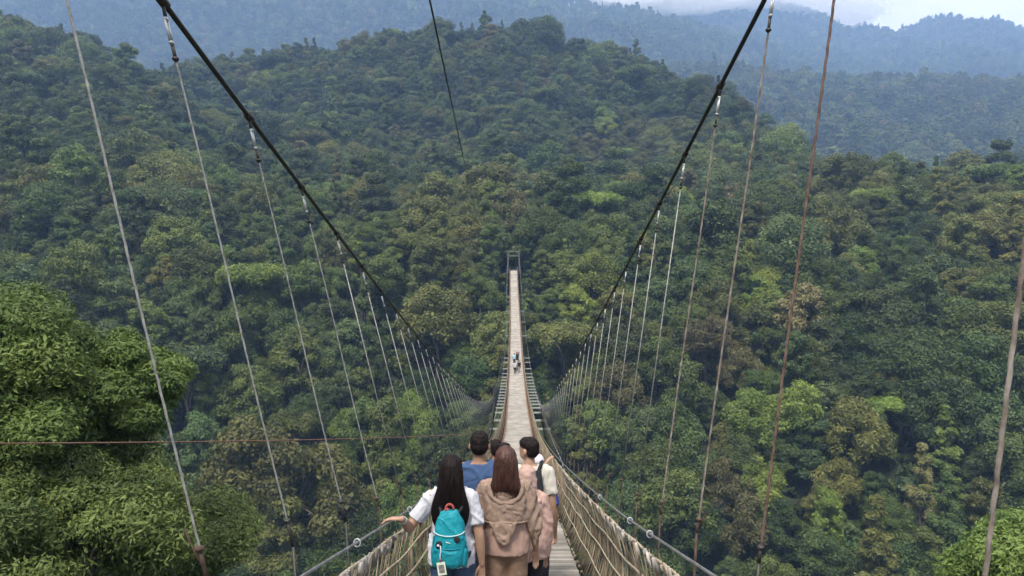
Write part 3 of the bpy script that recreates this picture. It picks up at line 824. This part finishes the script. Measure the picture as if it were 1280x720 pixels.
def hand(mb, w, t, H, side, curl=.4, up=np.array([0, 0, 1.0]), open_=False):
    d = (t - w) / np.linalg.norm(t - w); b = np.cross(d, up); b /= np.linalg.norm(b) + 1e-9; n = np.cross(b, d)   # b across the palm, n its back
    L = .105 * H
    p0 = w; p1 = w + d * L * .5
    for q in (-.9, -.3, .3, .9): mb.capsule(p0 + b * q * .014, .0125, p1 + b * q * .021, .0105, 8)
    for q, l in ((-1.0, .40), (-.34, .50), (.34, .47), (1.0, .36)):
        a = p1 + b * q * .021; m = a + (d * math.cos(curl * .6) - n * math.sin(curl * .6)) * L * l * .55; e = m + (d * math.cos(curl * 1.8) - n * math.sin(curl * 1.8)) * L * l * .55
        mb.capsule(a, .0088, m, .0082, 8); mb.capsule(m, .0082, e, .0068, 8)
    a = p0 + d * L * .12 - b * side * .018; m = a + d * L * .22 - b * side * .026 - n * .008; e = m + d * L * .22 - b * side * .006 - n * .012
    mb.capsule(a, .0115, m, .0095, 8); mb.capsule(m, .0095, e, .0078, 8)

def person(label, pos, yaw, H, arms=(None, None), hair='short', hair_mat=None, shirt=None, trousers=None, sleeve=.62, female=False, skin=None, voxel=.009, cvox=.013, group='people walking across the bridge',
           head_yaw=0.0, loose=.013, hem=.50, long_sleeve=False, stride=.0, shirt_fold=None, lean=0.0, jean_taper=1.0, eyes=False):
    skin = skin or M_SKIN; hair_mat = hair_mat or M_HAIR
    sw = .098 if female else .112
    e = empty('person', pos, yaw); tag(e, label, 'person', group)
    arms = [a if a is not None else DOWN(s) for a, s in zip(arms, (-1, 1))]
    A = [arm_pts(s, a, sw) for s, a in zip((-1, 1), arms)]
    kx = .94 if female else 1.0
    # --- body
    mb = MB()
    mb.loft([(0, y * H, z * H, rx * H * (kx if z > .65 else 1.0), ry * H) for z, rx, ry, y in TORSO])
    mb.capsule((0, -.006 * H, .82 * H), .036 * H, (0, .004 * H, .89 * H), .0315 * H)
    hr = Matrix.Rotation(head_yaw, 4, 'Z'); hrm = np.array(hr.to_3x3())
    hd = lambda x, y, z: hrm @ np.array([x * H, (y - .0) * H, 0]) + np.array([0, .004 * H, z * H])
    mb.ellipsoid(hd(0, .004, .938), .0455 * H, .057 * H, .061 * H, rot=hr)
    mb.ellipsoid(hd(0, .026, .905), .037 * H, .040 * H, .042 * H, rot=hr)
    mb.capsule(hd(0, .060, .928), .006 * H, hd(0, .069, .910), .0095 * H, 8)
    mb.ellipsoid(hd(0, .056, .889), .013 * H, .010 * H, .006 * H, rot=hr, seg=10, rings=8)
    for s in (-1, 1):
        mb.ellipsoid(hd(s * .0505, -.004, .922), .007 * H, .013 * H, .020 * H, rot=hr, seg=10, rings=8)
        mb.capsule(hd(s * .012, .056, .943), .006 * H, hd(s * .03, .049, .943), .005 * H, 8)
    for s, P in zip((-1, 1), A):
        P = [p * H for p in P]
        mb.capsule(np.array([s * sw * .55 * H, -.003 * H, .815 * H]), .032 * H, P[0], .034 * H)
        mb.capsule(P[0], .033 * H, P[1], .0245 * H); mb.capsule(P[1], .0245 * H, P[1] + (P[2] - P[1]) * .4, .0245 * H); mb.capsule(P[1] + (P[2] - P[1]) * .4, .0245 * H, P[2], .0155 * H)
        hand(mb, P[2], P[3], H, s)
    for s in (-1, 1):
        st = stride * s
        hp = np.array([s * .052, 0, .49]) * H; kn = np.array([s * .050, .012 + st * .5, .27]) * H; an = np.array([s * .050, -.012 + st, .048]) * H
        mb.capsule(hp, .058 * H, kn, .036 * H); mb.capsule(kn, .035 * H, kn + (an - kn) * .35, .034 * H); mb.capsule(kn + (an - kn) * .35, .034 * H, an, .022 * H)
        mb.capsule(an + np.array([0, -.016 * H, -.026 * H]), .020 * H, an + np.array([s * .008 * H, .095 * H, -.032 * H]), .015 * H)
    me = remesh(mb, voxel, 3); me.materials.append(skin)
    body = link('body', me, None, e)
    if eyes:
        for s in (-1, 1):
            m2 = MB(); m2.ellipsoid(hd(s * .020, .0535, .932), .0075 * H, .005 * H, .0045 * H, rot=hr, seg=10, rings=8); m2.build('eye', M_EYE, e)
    # --- trousers
    if trousers:
        mb = MB()
        mb.loft([(0, y * H, z * H, rx * H * 1.05 + .006, ry * H * 1.06 + .006) for z, rx, ry, y in TORSO if z < .6] + [(0, 0, .585 * H, .088 * H, .064 * H)])
        for s in (-1, 1):
            st = stride * s
            hp = np.array([s * .052, 0, .49]) * H; kn = np.array([s * .050, .012 + st * .5, .27]) * H; an = np.array([s * .050, -.012 + st, .07]) * H
            mb.capsule(hp, .060 * H, kn, .042 * H * jean_taper); mb.capsule(kn, .042 * H * jean_taper, an, .034 * H * jean_taper)
        me = remesh(mb, cvox, 3)
        displace(me, lambda V: .006 * fbm(V * np.array([1, 1, 1.6]), 14, 3, 4)); me.materials.append(trousers); link('trousers', me, None, e)
        mb = MB()
        for s in (-1, 1):
            an = np.array([s * .050, -.012 + stride * s, .048]) * H
            mb.capsule(an + np.array([0, -.018 * H, -.022 * H]), .026 * H, an + np.array([s * .008 * H, .10 * H, -.028 * H]), .020 * H)
            mb.box(an + np.array([s * .004 * H, .04 * H, -.046 * H]), (.05 * H, .17 * H, .012 * H))
        me = remesh(mb, cvox, 2); me.materials.append(M_SHOE); link('shoes', me, None, e)
    # --- shirt
    if shirt:
        mb = MB(); rings = []
        for z, rx, ry, y in TORSO:
            if z < hem - .01 or z > .83: continue
            if z < .74: rx = max(rx, .090 + (.02 if z < .6 else 0)); ry = max(ry, .066 + (.006 if z < .6 else 0))
            rings.append((0, y * H, z * H, rx * H * (kx if z > .65 else 1) + loose, ry * H + loose))
        rings.insert(0, (0, -.004 * H, hem * H, .106 * H + loose * .8, .078 * H + loose * .8))
        rings.append((0, -.004 * H, .842 * H, .050 * H + loose * .4, .039 * H + loose * .4))
        mb.loft(rings)
        for s, P in zip((-1, 1), A):
            P = [p * H for p in P]
            r0 = .034 * H + loose * .35; r1 = .034 * H + loose * .75
            mb.capsule(np.array([s * sw * .5 * H, -.004 * H, .815 * H]), .036 * H, P[0], r0)
            if long_sleeve:
                mb.capsule(P[0], r0, P[1], .031 * H + loose * .7); mb.capsule(P[1], .031 * H + loose * .7, P[2], .022 * H + loose * .5)
            else:
                mb.ellipsoid(P[0], r0, r0, r0); mb.tube(np.array([P[0], P[0] + (P[1] - P[0]) * sleeve]), np.array([r0, r1]), 20)
        me = remesh(mb, cvox, 2)
        fold = shirt_fold or (crease)
        displace(me, fold); me.materials.append(shirt); link('shirt', me, None, e)
    # --- hair
    mb = MB(); cz = .946
    if hair == 'short':
        mb.ellipsoid(hd(0, -.006, .951), .0490 * H, .0570 * H, .0555 * H, rot=hr)
        mb.ellipsoid(hd(0, -.020, .928), .0455 * H, .044 * H, .044 * H, rot=hr)
        mb.ellipsoid(hd(0, .028, .968), .043 * H, .036 * H, .033 * H, rot=hr)
        me = remesh(mb, .006, 2); displace(me, lambda V: .007 * fbm(V, 38, 3, 6) + .004 * vnoise(V, 120, 2))
        me.materials.append(hair_mat); link('hair', me, None, e)
    elif hair in ('long', 'long_straight'):
        low = .655 if hair == 'long' else .800
        mb.ellipsoid(hd(0, -.004, .948), .0525 * H, .060 * H, .0585 * H, rot=hr)
        rr = []
        tail = [(.965, .046, .050, -.008), (.93, .0535, .053, -.014), (.89, .056, .050, -.026), (.86, .059, .043, -.038), (.83, .068, .034, -.052)]
        if hair == 'long': tail += [(.79, .082, .026, -.062), (.75, .088, .022, -.070), (.70, .080, .018, -.072), (.67, .066, .013, -.070), (low, .050, .008, -.068)]
        else: tail += [(.815, .064, .028, -.060), (low, .060, .016, -.064)]
        for z, rx, ry, y in tail[::-1]: rr.append((0, y * H, z * H, rx * H, ry * H))
        mb.loft(rr, seg=40)
        me = remesh(mb, .0055, 3)
        def strands(V):
            ang = np.arctan2(V[:, 0], -(V[:, 1] - .03)) 
            Q = np.stack([ang * 5 + .7 * np.sin(V[:, 2] * 9), V[:, 2] * 1.2, 0 * ang], -1)
            return .0045 * vnoise(Q, 3.2, 3) + .002 * vnoise(Q * np.array([1, .6, 1]), 9.5, 5)
        displace(me, strands); me.materials.append(hair_mat); ho = link('hair', me, None, e)
        # loose strands over the mass and ragged ends
        mb = MB(); hrng = np.random.default_rng(int(H * 1000))
        zs = np.array([t[0] for t in tail][::-1]); 
        def at(z, a, off):
            rx = np.interp(z, zs, [t[1] for t in tail][::-1]); ry = np.interp(z, zs, [t[2] for t in tail][::-1]); y = np.interp(z, zs, [t[3] for t in tail][::-1])
            return np.stack([(rx + off) * np.sin(a), y - (ry + off) * np.cos(a), z], -1) * H
        for k in range(760):
            z = np.linspace(hrng.uniform(.90, .965), low - hrng.uniform(-.03, .035), 12); a = hrng.uniform(-1.5, 1.5) + .10 * np.sin(z * 16 + hrng.uniform(0, 6)) * hrng.uniform(.2, 1)
            P = at(np.maximum(z, low), a, .0012 + .0055 * hrng.random() ** 2); P[:, 2] = z * H
            mb.tube(P, np.linspace(.0016, .0008, 12), 3)
        mb.build('hair_strands', hair_mat, ho)
    elif hair == 'hijab':
        mb.ellipsoid(hd(0, -.004, .944), .056 * H, .064 * H, .062 * H, rot=hr)
        mb.loft([(0, -.010 * H, .79 * H, .105 * H, .078 * H), (0, -.012 * H, .82 * H, .085 * H, .066 * H), (0, -.010 * H, .86 * H, .058 * H, .055 * H), (0, -.006 * H, .93 * H, .056 * H, .060 * H)])
        me = remesh(mb, .011, 4); displace(me, lambda V: 1.1 * crease(V * 1.3)); me.materials.append(hair_mat); link('headscarf', me, None, e)
    elif hair == 'cap':
        mb.ellipsoid(hd(0, -.002, .950), .052 * H, .061 * H, .055 * H, rot=hr); mb.ellipsoid(hd(0, .058, .952), .040 * H, .045 * H, .008 * H, rot=hr)
        me = remesh(mb, .008, 2); me.materials.append(hair_mat); link('cap', me, None, e)
        mb = MB(); mb.ellipsoid(hd(0, -.022, .918), .047 * H, .042 * H, .040 * H, rot=hr); me = remesh(mb, .008, 2); me.materials.append(M_HAIR); link('hair', me, None, e)
    return e, A

def feet(x, d): return (x, d, float(deck_z(d)) + .004)

# woman with the turquoise rucksack, left hand on the rail
HW = 1.55; px, pd = -.475, 5.6; fz = float(deck_z(pd))
rp = rail(-1, np.array([5.36]))[0] + np.array([0, 0, .013])
shl = np.array([-.098, -.004, .800])
loc = (rp - np.array([px, pd, fz])) / HW - shl
tip = loc + np.array([-.034, .018, .004]); wrist = tip - np.array([-.098, .018, -.004]); elbow = np.array([-.108, -.012, -.152])
wl, wa = person('woman with long black hair in white tee and jeans, left hand on the railing', feet(px, pd), 0.0, HW, arms=([tuple(elbow), tuple(wrist), tuple(tip)], [(.040, -.022, -.180), (.052, .0, -.335), (.050, .012, -.425)]),
       hair='long', shirt=M_WHITE, trousers=M_JEAN, female=True, sleeve=.72, voxel=.0052, cvox=.010, loose=.015, hem=.480, skin=M_SKIN2, eyes=True)
mb = MB(); wv = wa[0][2] * HW; ev = wa[0][1] * HW; k = (wv - ev) / np.linalg.norm(wv - ev); c = wv - k * .035
mb.tube(np.array([c - k * .006, c + k * .006]), .0285, 16); mb.build('bracelet', M_ZIP, wl)
# rucksack
bk = empty('backpack', (px + .005, pd - .225, fz + .70 * HW - .11)); bk.scale = (1.06, 1.0, 1.17)
tag(bk, 'turquoise rucksack with pale zip piping worn by the long-haired woman', 'backpack')
mb = MB(); mb.loft([(0, 0, -.155, .085, .040), (0, -.004, -.135, .105, .062), (0, -.008, -.08, .113, .074), (0, -.008, 0, .112, .074), (0, -.004, .08, .105, .068), (0, 0, .14, .090, .056), (0, .004, .185, .066, .042), (0, .008, .205, .040, .026)], seg=40, power=2.7)
me = remesh(mb, .006, 3); displace(me, lambda V: .55 * crease(V * 1.5) + .006 * fbm(V, 12, 2, 2)); me.materials.append(M_PACK); pk = link('bag', me, None, bk)
mb = MB(); a = np.linspace(math.pi * .04, math.pi * .96, 24)
mb.tube(np.stack([-.106 * np.cos(a), -.030 - .053 * np.sin(a), .062 + .0 * a + .022 * (1 - np.sin(a))], -1), .0032, 6); mb.build('piping', M_ZIP, bk)
mb = MB(); mb.loft([(0, -.022, -.140, .070, .050), (0, -.030, -.115, .086, .060), (0, -.030, -.05, .090, .061), (0, -.026, -.022, .084, .056), (0, -.02, -.012, .07, .045)], seg=36, power=2.8)
me = remesh(mb, .006, 3); displace(me, lambda V: .5 * crease(V * 1.6) + .002); me.materials.append(M_PACK); link('pocket', me, None, bk)
mb = MB(); mb.tube(np.stack([-.086 * np.cos(a), -.040 - .052 * np.sin(a), -.018 + 0 * a], -1), .004, 6); mb.build('zip', M_PACKD, bk)
for x, z, r in ((-.066, .004, .027), (.056, .040, .021)):
    mb = MB(); y = -.082 + .2 * x * x * 8
    mb.ellipsoid((x, y, z), r, .009, r, seg=14, rings=8); mb.build('badge', M_BLACKC, bk)
for q in (-1, 1):                                   # webbing and side pockets
    mb = MB(); mb.tube(np.array([[q * .108, -.035, .05], [q * .114, -.02, .0], [q * .112, -.03, -.07]]), .006, 6); mb.build('webbing', M_PACKD, bk)
    mb = MB(); mb.loft([(q * .098, .0, -.150, .022, .040), (q * .104, .0, -.11, .026, .050), (q * .106, 0, -.04, .024, .050), (q * .104, 0, -.03, .018, .044)], seg=20); me = remesh(mb, .006, 2); me.materials.append(M_PACKD); link('side_pocket', me, None, bk)
mb = MB(); mb.ellipsoid((-.072, -.0855, .005), .010, .006, .008); mb.build('badge_mark', M_WHITE, bk)
mb = MB(); mb.box((-.005, -.0835, .022), (.034, .003, .006), Matrix.Rotation(.25, 4, 'Y')); mb.build('printed_mark', M_ZIP, bk)
mb = MB(); a2 = np.linspace(0, math.pi, 14); mb.tube(np.stack([-.028 * np.cos(a2), .0 * a2 + .0, .205 + .035 * np.sin(a2)], -1), .0085, 8); mb.ellipsoid((-.02, 0, .207), .018, .014, .012); mb.build('grab_loop', M_RED, bk)
for s in (-1, 1):
    mb = MB(); P = np.array([[s * .05, .03, .165], [s * .075, .08, .19], [s * .095, .16, .205], [s * .098, .235, .19], [s * .095, .30, .14], [s * .10, .31, .0], [s * .125, .24, -.09], [s * .135, .12, -.12], [s * .105, .03, -.125]])
    t = np.linspace(0, 8, 50); Q = np.stack([np.interp(t, range(9), P[:, q]) for q in range(3)], -1)
    for _ in range(6): Q[1:-1] = (Q[:-2] + 2 * Q[1:-1] + Q[2:]) / 4
    mb.tube(Q, .011, 8); mb.build('strap', M_BLACKC, bk)
card = empty('id_card', (px - .045, pd - .225 - .105, fz + .70 * HW - .11 - .155)); tag(card, 'pale green badge holder with small photo hanging from the turquoise rucksack', 'badge')
rt = Matrix.Rotation(R(-9), 4, 'Y')
mb = MB(); mb.box((0, 0, 0), (.062, .004, .094), rt); mb.build('holder', M_CARD, card, smooth=False)
mb = MB(); mb.box((.001, -.0036, .001), (.040, .003, .058), rt); mb.build('photo', M_PHOTO, card, smooth=False)
mb = MB(); mb.tube(np.array([[-.006, .0, .045], [-.012, .004, .09], [-.006, .012, .125], [-.010, .018, .16]]), .0045, 6); mb.build('lanyard', M_WHITE, card)
mb = MB(); mb.ellipsoid((-.009, .002, .062), .010, .007, .012); mb.build('clip', M_RED, card)

# woman in the tan hooded jacket
HT = 1.615; tx, td = -.062, 5.8; tz = float(deck_z(td))
def tee_fold(V): return .7 * crease(V)
tw_, ta = person('woman with straight brown hair in a tan hooded jacket over a dusty pink top', feet(tx, td), 0.0, HT, arms=([(-.030, .03, -.180), (-.008, .11, -.300), (.01, .16, -.36)], [(.036, .01, -.182), (.052, .07, -.325), (.05, .09, -.41)]),
       hair='long_straight', hair_mat=M_HAIRB, shirt=M_PINK, trousers=M_BROWNT, female=True, sleeve=.5, voxel=.007, cvox=.011, loose=.016, hem=.485, skin=M_SKIN2, shirt_fold=tee_fold, jean_taper=1.25, eyes=True)
mb = MB()
mb.loft([(0, -.006 * HT, .640 * HT, .108 * HT, .086 * HT), (0, -.006 * HT, .665 * HT, .120 * HT, .092 * HT), (0, -.004 * HT, .72 * HT, .118 * HT, .090 * HT), (0, -.004 * HT, .77 * HT, .112 * HT, .080 * HT), (0, -.006 * HT, .81 * HT, .098 * HT, .064 * HT), (0, -.008 * HT, .842 * HT, .060 * HT, .052 * HT)], seg=44)
for s, P in zip((-1, 1), ta):
    P = [p * HT for p in P]
    mb.capsule(np.array([s * .05 * HT, -.004 * HT, .81 * HT]), .041 * HT, P[0], .043 * HT)
    mb.capsule(P[0], .043 * HT, P[0] + (P[1] - P[0]) * .6, .048 * HT); mb.capsule(P[0] + (P[1] - P[0]) * .6, .048 * HT, P[1] + np.array([s * .01, -.01, -.02]), .044 * HT)
    if s > 0: mb.capsule(P[1] + np.array([.01, -.01, -.02]), .046 * HT, P[1] + np.array([.022, -.02, -.145]), .016 * HT)
def jack(V):
    x = V[:, 0] / HT; z = V[:, 2] / HT
    cowl = np.sin((z - 3.2 * x * x) * 140 + 1.2 * vnoise(V, 7, 3)) * np.clip((z - .66) * 9, 0, 1) * np.exp(-(x / .085) ** 2)
    side = np.sin((np.abs(x) * 1.3 - z * .35) * 120 + 2 * vnoise(V, 6, 5)) * np.clip((np.abs(x) - .06) * 18, 0, 1)
    return .006 * cowl + .006 * side + .65 * crease(V * 1.5) - .003
me = remesh(mb, .008, 3); displace(me, jack); me.materials.append(M_TAN); jk = link('jacket', me, None, tw_)
# hood lying on the back: nested sagging loops merged into one shape
mb = MB()
for q, (w, top, low, y, r) in enumerate(((.058, .842, .802, -.058, .013), (.072, .838, .776, -.071, .0125), (.080, .828, .748, -.080, .012))):
    a = np.linspace(0, math.pi, 24)
    P = np.stack([-w * np.cos(a), y * (.55 + .45 * np.sin(a)), top - (top - low) * np.sin(a) ** .8], -1) * HT
    mb.tube(P, r * HT, 10)
mb.ellipsoid((0, -.066 * HT, .795 * HT), .052 * HT, .017 * HT, .036 * HT)
me = remesh(mb, .0075, 4); displace(me, lambda V: .5 * crease(V * 1.4)); me.materials.append(M_TAN); link('hood', me, None, jk)
mb = MB()                                           # gathered tail hanging below the waist band
for q, (w, top, low, y) in enumerate(((.060, .665, .615, -.094), (.050, .66, .585, -.100), (.034, .65, .560, -.100))):
    a = np.linspace(0, math.pi, 20); P = np.stack([-w * np.cos(a), y + 0 * a, top - (top - low) * np.sin(a)], -1) * HT; P[:, 0] -= .008 * HT; mb.tube(P, .0095 * HT, 9)
mb.ellipsoid((-.008 * HT, -.090 * HT, .632 * HT), .050 * HT, .014 * HT, .040 * HT)
me = remesh(mb, .0075, 4); displace(me, lambda V: .7 * crease(V * 1.5)); me.materials.append(M_TAN); link('gathered_tail', me, None, jk)
mb = MB(); a = np.linspace(0, 2 * math.pi, 40); mb.tube(np.stack([.113 * HT * np.cos(a), -.006 * HT + .090 * HT * np.sin(a), .655 * HT + .006 * np.sin(3 * a)], -1), .008, 8, cap=False); mb.build('waist_band', M_TAN, jk)

# man in the blue tee
mb_, _ = person('broad-shouldered man with short black hair wearing a plain blue tee', feet(-.307, 6.6), 0.0, 1.735, hair='short', shirt=M_BLUE, trousers=M_JEAN, sleeve=.7, loose=.018, skin=M_SKIN, eyes=True)
for q in range(5):
    mb = MB(); mb.box((.02, -.0775 - .0042 * q, 1.375 - q * .022), (.007 if q else .022, .006, .013)); mb.build('nape_print', M_GREYC, mb_)
person('woman in a pink headscarf and pale pink blouse behind the tan jacket', feet(.115, 6.45), 0.05, 1.43, hair='hijab', hair_mat=M_ROSE, shirt=M_ROSE, trousers=M_BLACKC, female=True, long_sleeve=True, loose=.034, hem=.44, eyes=True)
mv, va = person('man in a cream tee with a black body bag, face turned to the left', feet(.155, 7.2), 0.0, 1.675, hair='short', shirt=M_CREAM, trousers=M_BLACKC, sleeve=.68, head_yaw=.85, loose=.020, eyes=True, skin=M_SKIN2)
bag = empty('sling_bag', (.155 + .01, 7.2 - .16, float(deck_z(7.2)) + 1.23)); tag(bag, 'black sling bag strapped over the cream tee of the man looking left', 'bag')
mb = MB(); mb.loft([(.03, 0, -.20, .055, .03), (.04, -.005, -.14, .075, .045), (.05, -.005, .0, .075, .045), (.06, .01, .10, .05, .03), (.07, .03, .16, .035, .02)], seg=28, power=2.6); me = remesh(mb, .008, 3); me.materials.append(M_BLACKC); link('bag', me, None, bag)
mb = MB(); P = np.array([[.07, .03, .14], [.10, .10, .20], [.12, .18, .215], [.10, .27, .16], [.0, .31, .0], [-.10, .29, -.14], [-.17, .17, -.22], [-.10, .03, -.19], [.02, .0, -.16]]); t = np.linspace(0, 8, 50); Q = np.stack([np.interp(t, range(9), P[:, q]) for q in range(3)], -1)
for _ in range(6): Q[1:-1] = (Q[:-2] + 2 * Q[1:-1] + Q[2:]) / 4
mb.tube(Q, .018, 8); mb.build('strap', M_BLACKC, bag)
person('person in a pale lilac cap with one arm raised, beside the right railing', feet(.275, 8.4), 0.0, 1.47, arms=(None, [(.035, .10, -.06), (-.035, .15, .075), (.01, .17, .14)]), hair='cap', hair_mat=M_LILAC, shirt=M_RED, trousers=M_ROYAL, female=True, sleeve=.6, skin=M_SKIN2, eyes=True)
person('person with black hair in royal blue, half hidden by the cream tee man', feet(.275, 8.05), -.1, 1.36, hair='short', shirt=M_ROYAL, trousers=M_BLACKC, long_sleeve=False, skin=M_SKIN)
person('dark-haired person in orange, third head showing past the blue tee', feet(-.10, 8.2), 0.0, 1.60, hair='short', shirt=M_ORANGE, trousers=M_JEAN, skin=M_SKIN2)
person('dark-haired person in black, farthest head above the brown-haired woman', feet(-.22, 9.2), 0.1, 1.62, hair='short', shirt=M_BLACKC, trousers=M_BLACKC, skin=M_SKIN)
person('person in a grey shirt hidden ahead of the blue tee man', feet(-.44, 8.6), 0.0, 1.40, hair='short', shirt=M_GREYC, trousers=M_JEAN, skin=M_SKIN2)
# the small group far out on the deck, coming this way
G2 = 'walkers far out on the bridge deck'
FAR_P = [('tiny person in white top and dark trousers, at front of the distant group', .18, 95.5, math.pi, M_WHITE, M_BLACKC, 'short', None, 1.62),
         ('tiny person in black, front right of the distant group beside the netting', .72, 96.5, math.pi, M_BLACKC, M_GREYC, 'short', None, 1.60),
         ('tiny person in pale pink walking in the middle of the distant group', .45, 97.5, math.pi, M_ROSE, M_BLACKC, 'hijab', M_WHITE, 1.52),
         ('tiny person in light blue top at the left of the distant group', .10, 104.5, math.pi + .2, M_CYAN, M_BLACKC, 'short', None, 1.66),
         ('tiny person in black dress and pink headscarf at back of distant group', .52, 106.0, math.pi, M_BLACKC, M_BLACKC, 'hijab', M_RED, 1.62),
         ('tiny person in white headscarf, last of the distant group', .62, 109.0, math.pi, M_GREYC, M_BLACKC, 'hijab', M_WHITE, 1.60)]
for lab, x, d, yw, sh, tr, hr_, hm, h in FAR_P:
    person(lab, (x, d, float(deck_z(d)) + .004), yw, h, hair=hr_, hair_mat=hm, shirt=sh, trousers=tr, voxel=.016, cvox=.02, stride=.05, group=G2)
# ------------------------------------------------------------------ haze, sky, light, camera
HAZE_DENSITY = 0.00032
hz = MB(); hz.box((0, 0, 540), (9600, 9600, 1420))
m, nt, out = newmat('haze_air')
pv = nt.nodes.new('ShaderNodeVolumePrincipled')
pv.inputs['Color'].default_value = (0.31, 0.49, .86, 1); pv.inputs['Density'].default_value = HAZE_DENSITY; pv.inputs['Anisotropy'].default_value = 0.0
nt.links.new(pv.outputs[0], out.inputs['Volume'])
o = hz.build('haze', m, smooth=False); tag(o, kind='stuff')

# low cloud lying on the far ridge
mb = MB()
mr = random.Random(8)
for px, py, D, w, h in ((1062, 30, 3080, 120, 40), (1040, 14, 3060, 220, 62), (985, -2, 3100, 240, 60), (905, 0, 3000, 260, 50), (830, 2, 2700, 230, 46), (745, -8, 2600, 240, 50), (680, -6, 2500, 170, 40)):
    for q in range(9):
        x = (px - VX) / FPX * D + mr.uniform(-1, 1) * w * .7; z = (VY - py) / FPX * D + mr.uniform(-.6, .9) * h
        k = mr.uniform(.4, .9)
        mb.ellipsoid((x, D + mr.uniform(-80, 80), z), w * k, 110 * k, h * k)
me = remesh(mb, 16, 2); displace(me, lambda V: 22 * fbm(V, 1 / 70., 3, 3))
m, nt, out = newmat('cloud_air'); pv = nt.nodes.new('ShaderNodeVolumePrincipled')
pv.inputs['Color'].default_value = (.96, .97, 1, 1); pv.inputs['Density'].default_value = .006; nt.links.new(pv.outputs[0], out.inputs['Volume'])
me.materials.append(m); tag(link('mist', me, None), 'white low cloud drifting over the tops of the far ridges', 'mist', kind='stuff')

SUN_EL, SUN_AZ = 58, 200          # azimuth clockwise from +Y (the view direction): behind the camera, to the left
w = bpy.data.worlds.new('World'); scene.world = w; w.use_nodes = True
nt = w.node_tree; nt.nodes.clear()
out = nt.nodes.new('ShaderNodeOutputWorld'); bg = nt.nodes.new('ShaderNodeBackground')
sky = nt.nodes.new('ShaderNodeTexSky'); sky.sky_type = 'NISHITA'; sky.sun_disc = False
sky.sun_elevation = R(SUN_EL); sky.sun_rotation = R(SUN_AZ); sky.altitude = 1000; sky.dust_density = 2.0
tc = nt.nodes.new('ShaderNodeTexCoord'); mp = nt.nodes.new('ShaderNodeMapping'); mp.inputs['Scale'].default_value = (1, 1, 2.6)
nz = nt.nodes.new('ShaderNodeTexNoise'); nz.inputs['Scale'].default_value = 3.2; nz.inputs['Detail'].default_value = 7; nz.inputs['Roughness'].default_value = .55
rp = nt.nodes.new('ShaderNodeValToRGB')
rp.color_ramp.elements[0].position = .35; rp.color_ramp.elements[0].color = (4.5, 4.1, 3.6, 1)
rp.color_ramp.elements[1].position = .66; rp.color_ramp.elements[1].color = (7.9, 7.2, 6.3, 1)
mx = nt.nodes.new('ShaderNodeMix'); mx.data_type = 'RGBA'; mx.inputs[0].default_value = .88
L = nt.links.new
L(tc.outputs['Generated'], mp.inputs[0]); L(mp.outputs[0], nz.inputs['Vector']); L(nz.outputs['Fac'], rp.inputs[0])
L(sky.outputs[0], mx.inputs[6]); L(rp.outputs[0], mx.inputs[7]); L(mx.outputs[2], bg.inputs['Color'])
bg.inputs['Strength'].default_value = .075
L(bg.outputs[0], out.inputs['Surface'])

sl = bpy.data.lights.new('sun', 'SUN'); sl.energy = 1.35; sl.angle = R(12); sl.color = (1, .925, .78)
so = bpy.data.objects.new('sun', sl); COL.objects.link(so)
az = R(SUN_AZ); v = Vector((math.sin(az) * math.cos(R(SUN_EL)), math.cos(az) * math.cos(R(SUN_EL)), math.sin(R(SUN_EL))))
so.rotation_euler = (-v).to_track_quat('-Z', 'Y').to_euler()

cd = bpy.data.cameras.new('camera'); cd.sensor_width = 36; cd.lens = 36 * FPX / 1280; cd.clip_start = .05; cd.clip_end = 20000
co = bpy.data.objects.new('camera', cd); COL.objects.link(co)
pitch = math.atan((360 - VY) / FPX)
co.rotation_euler = (R(90) - pitch, 0, math.atan((VX - 640) / FPX)); scene.camera = co

scene.view_settings.view_transform = 'Standard'; scene.view_settings.look = 'None'
scene.view_settings.exposure = 2.5; scene.view_settings.gamma = 1
cy = scene.cycles
cy.use_denoising = True; cy.denoiser = 'OPENIMAGEDENOISE'; cy.denoising_input_passes = 'RGB_ALBEDO_NORMAL'
cy.max_bounces = 5; cy.diffuse_bounces = 3; cy.glossy_bounces = 2; cy.transmission_bounces = 2; cy.volume_bounces = 1; cy.transparent_max_bounces = 6
cy.use_adaptive_sampling = True; cy.adaptive_threshold = .02
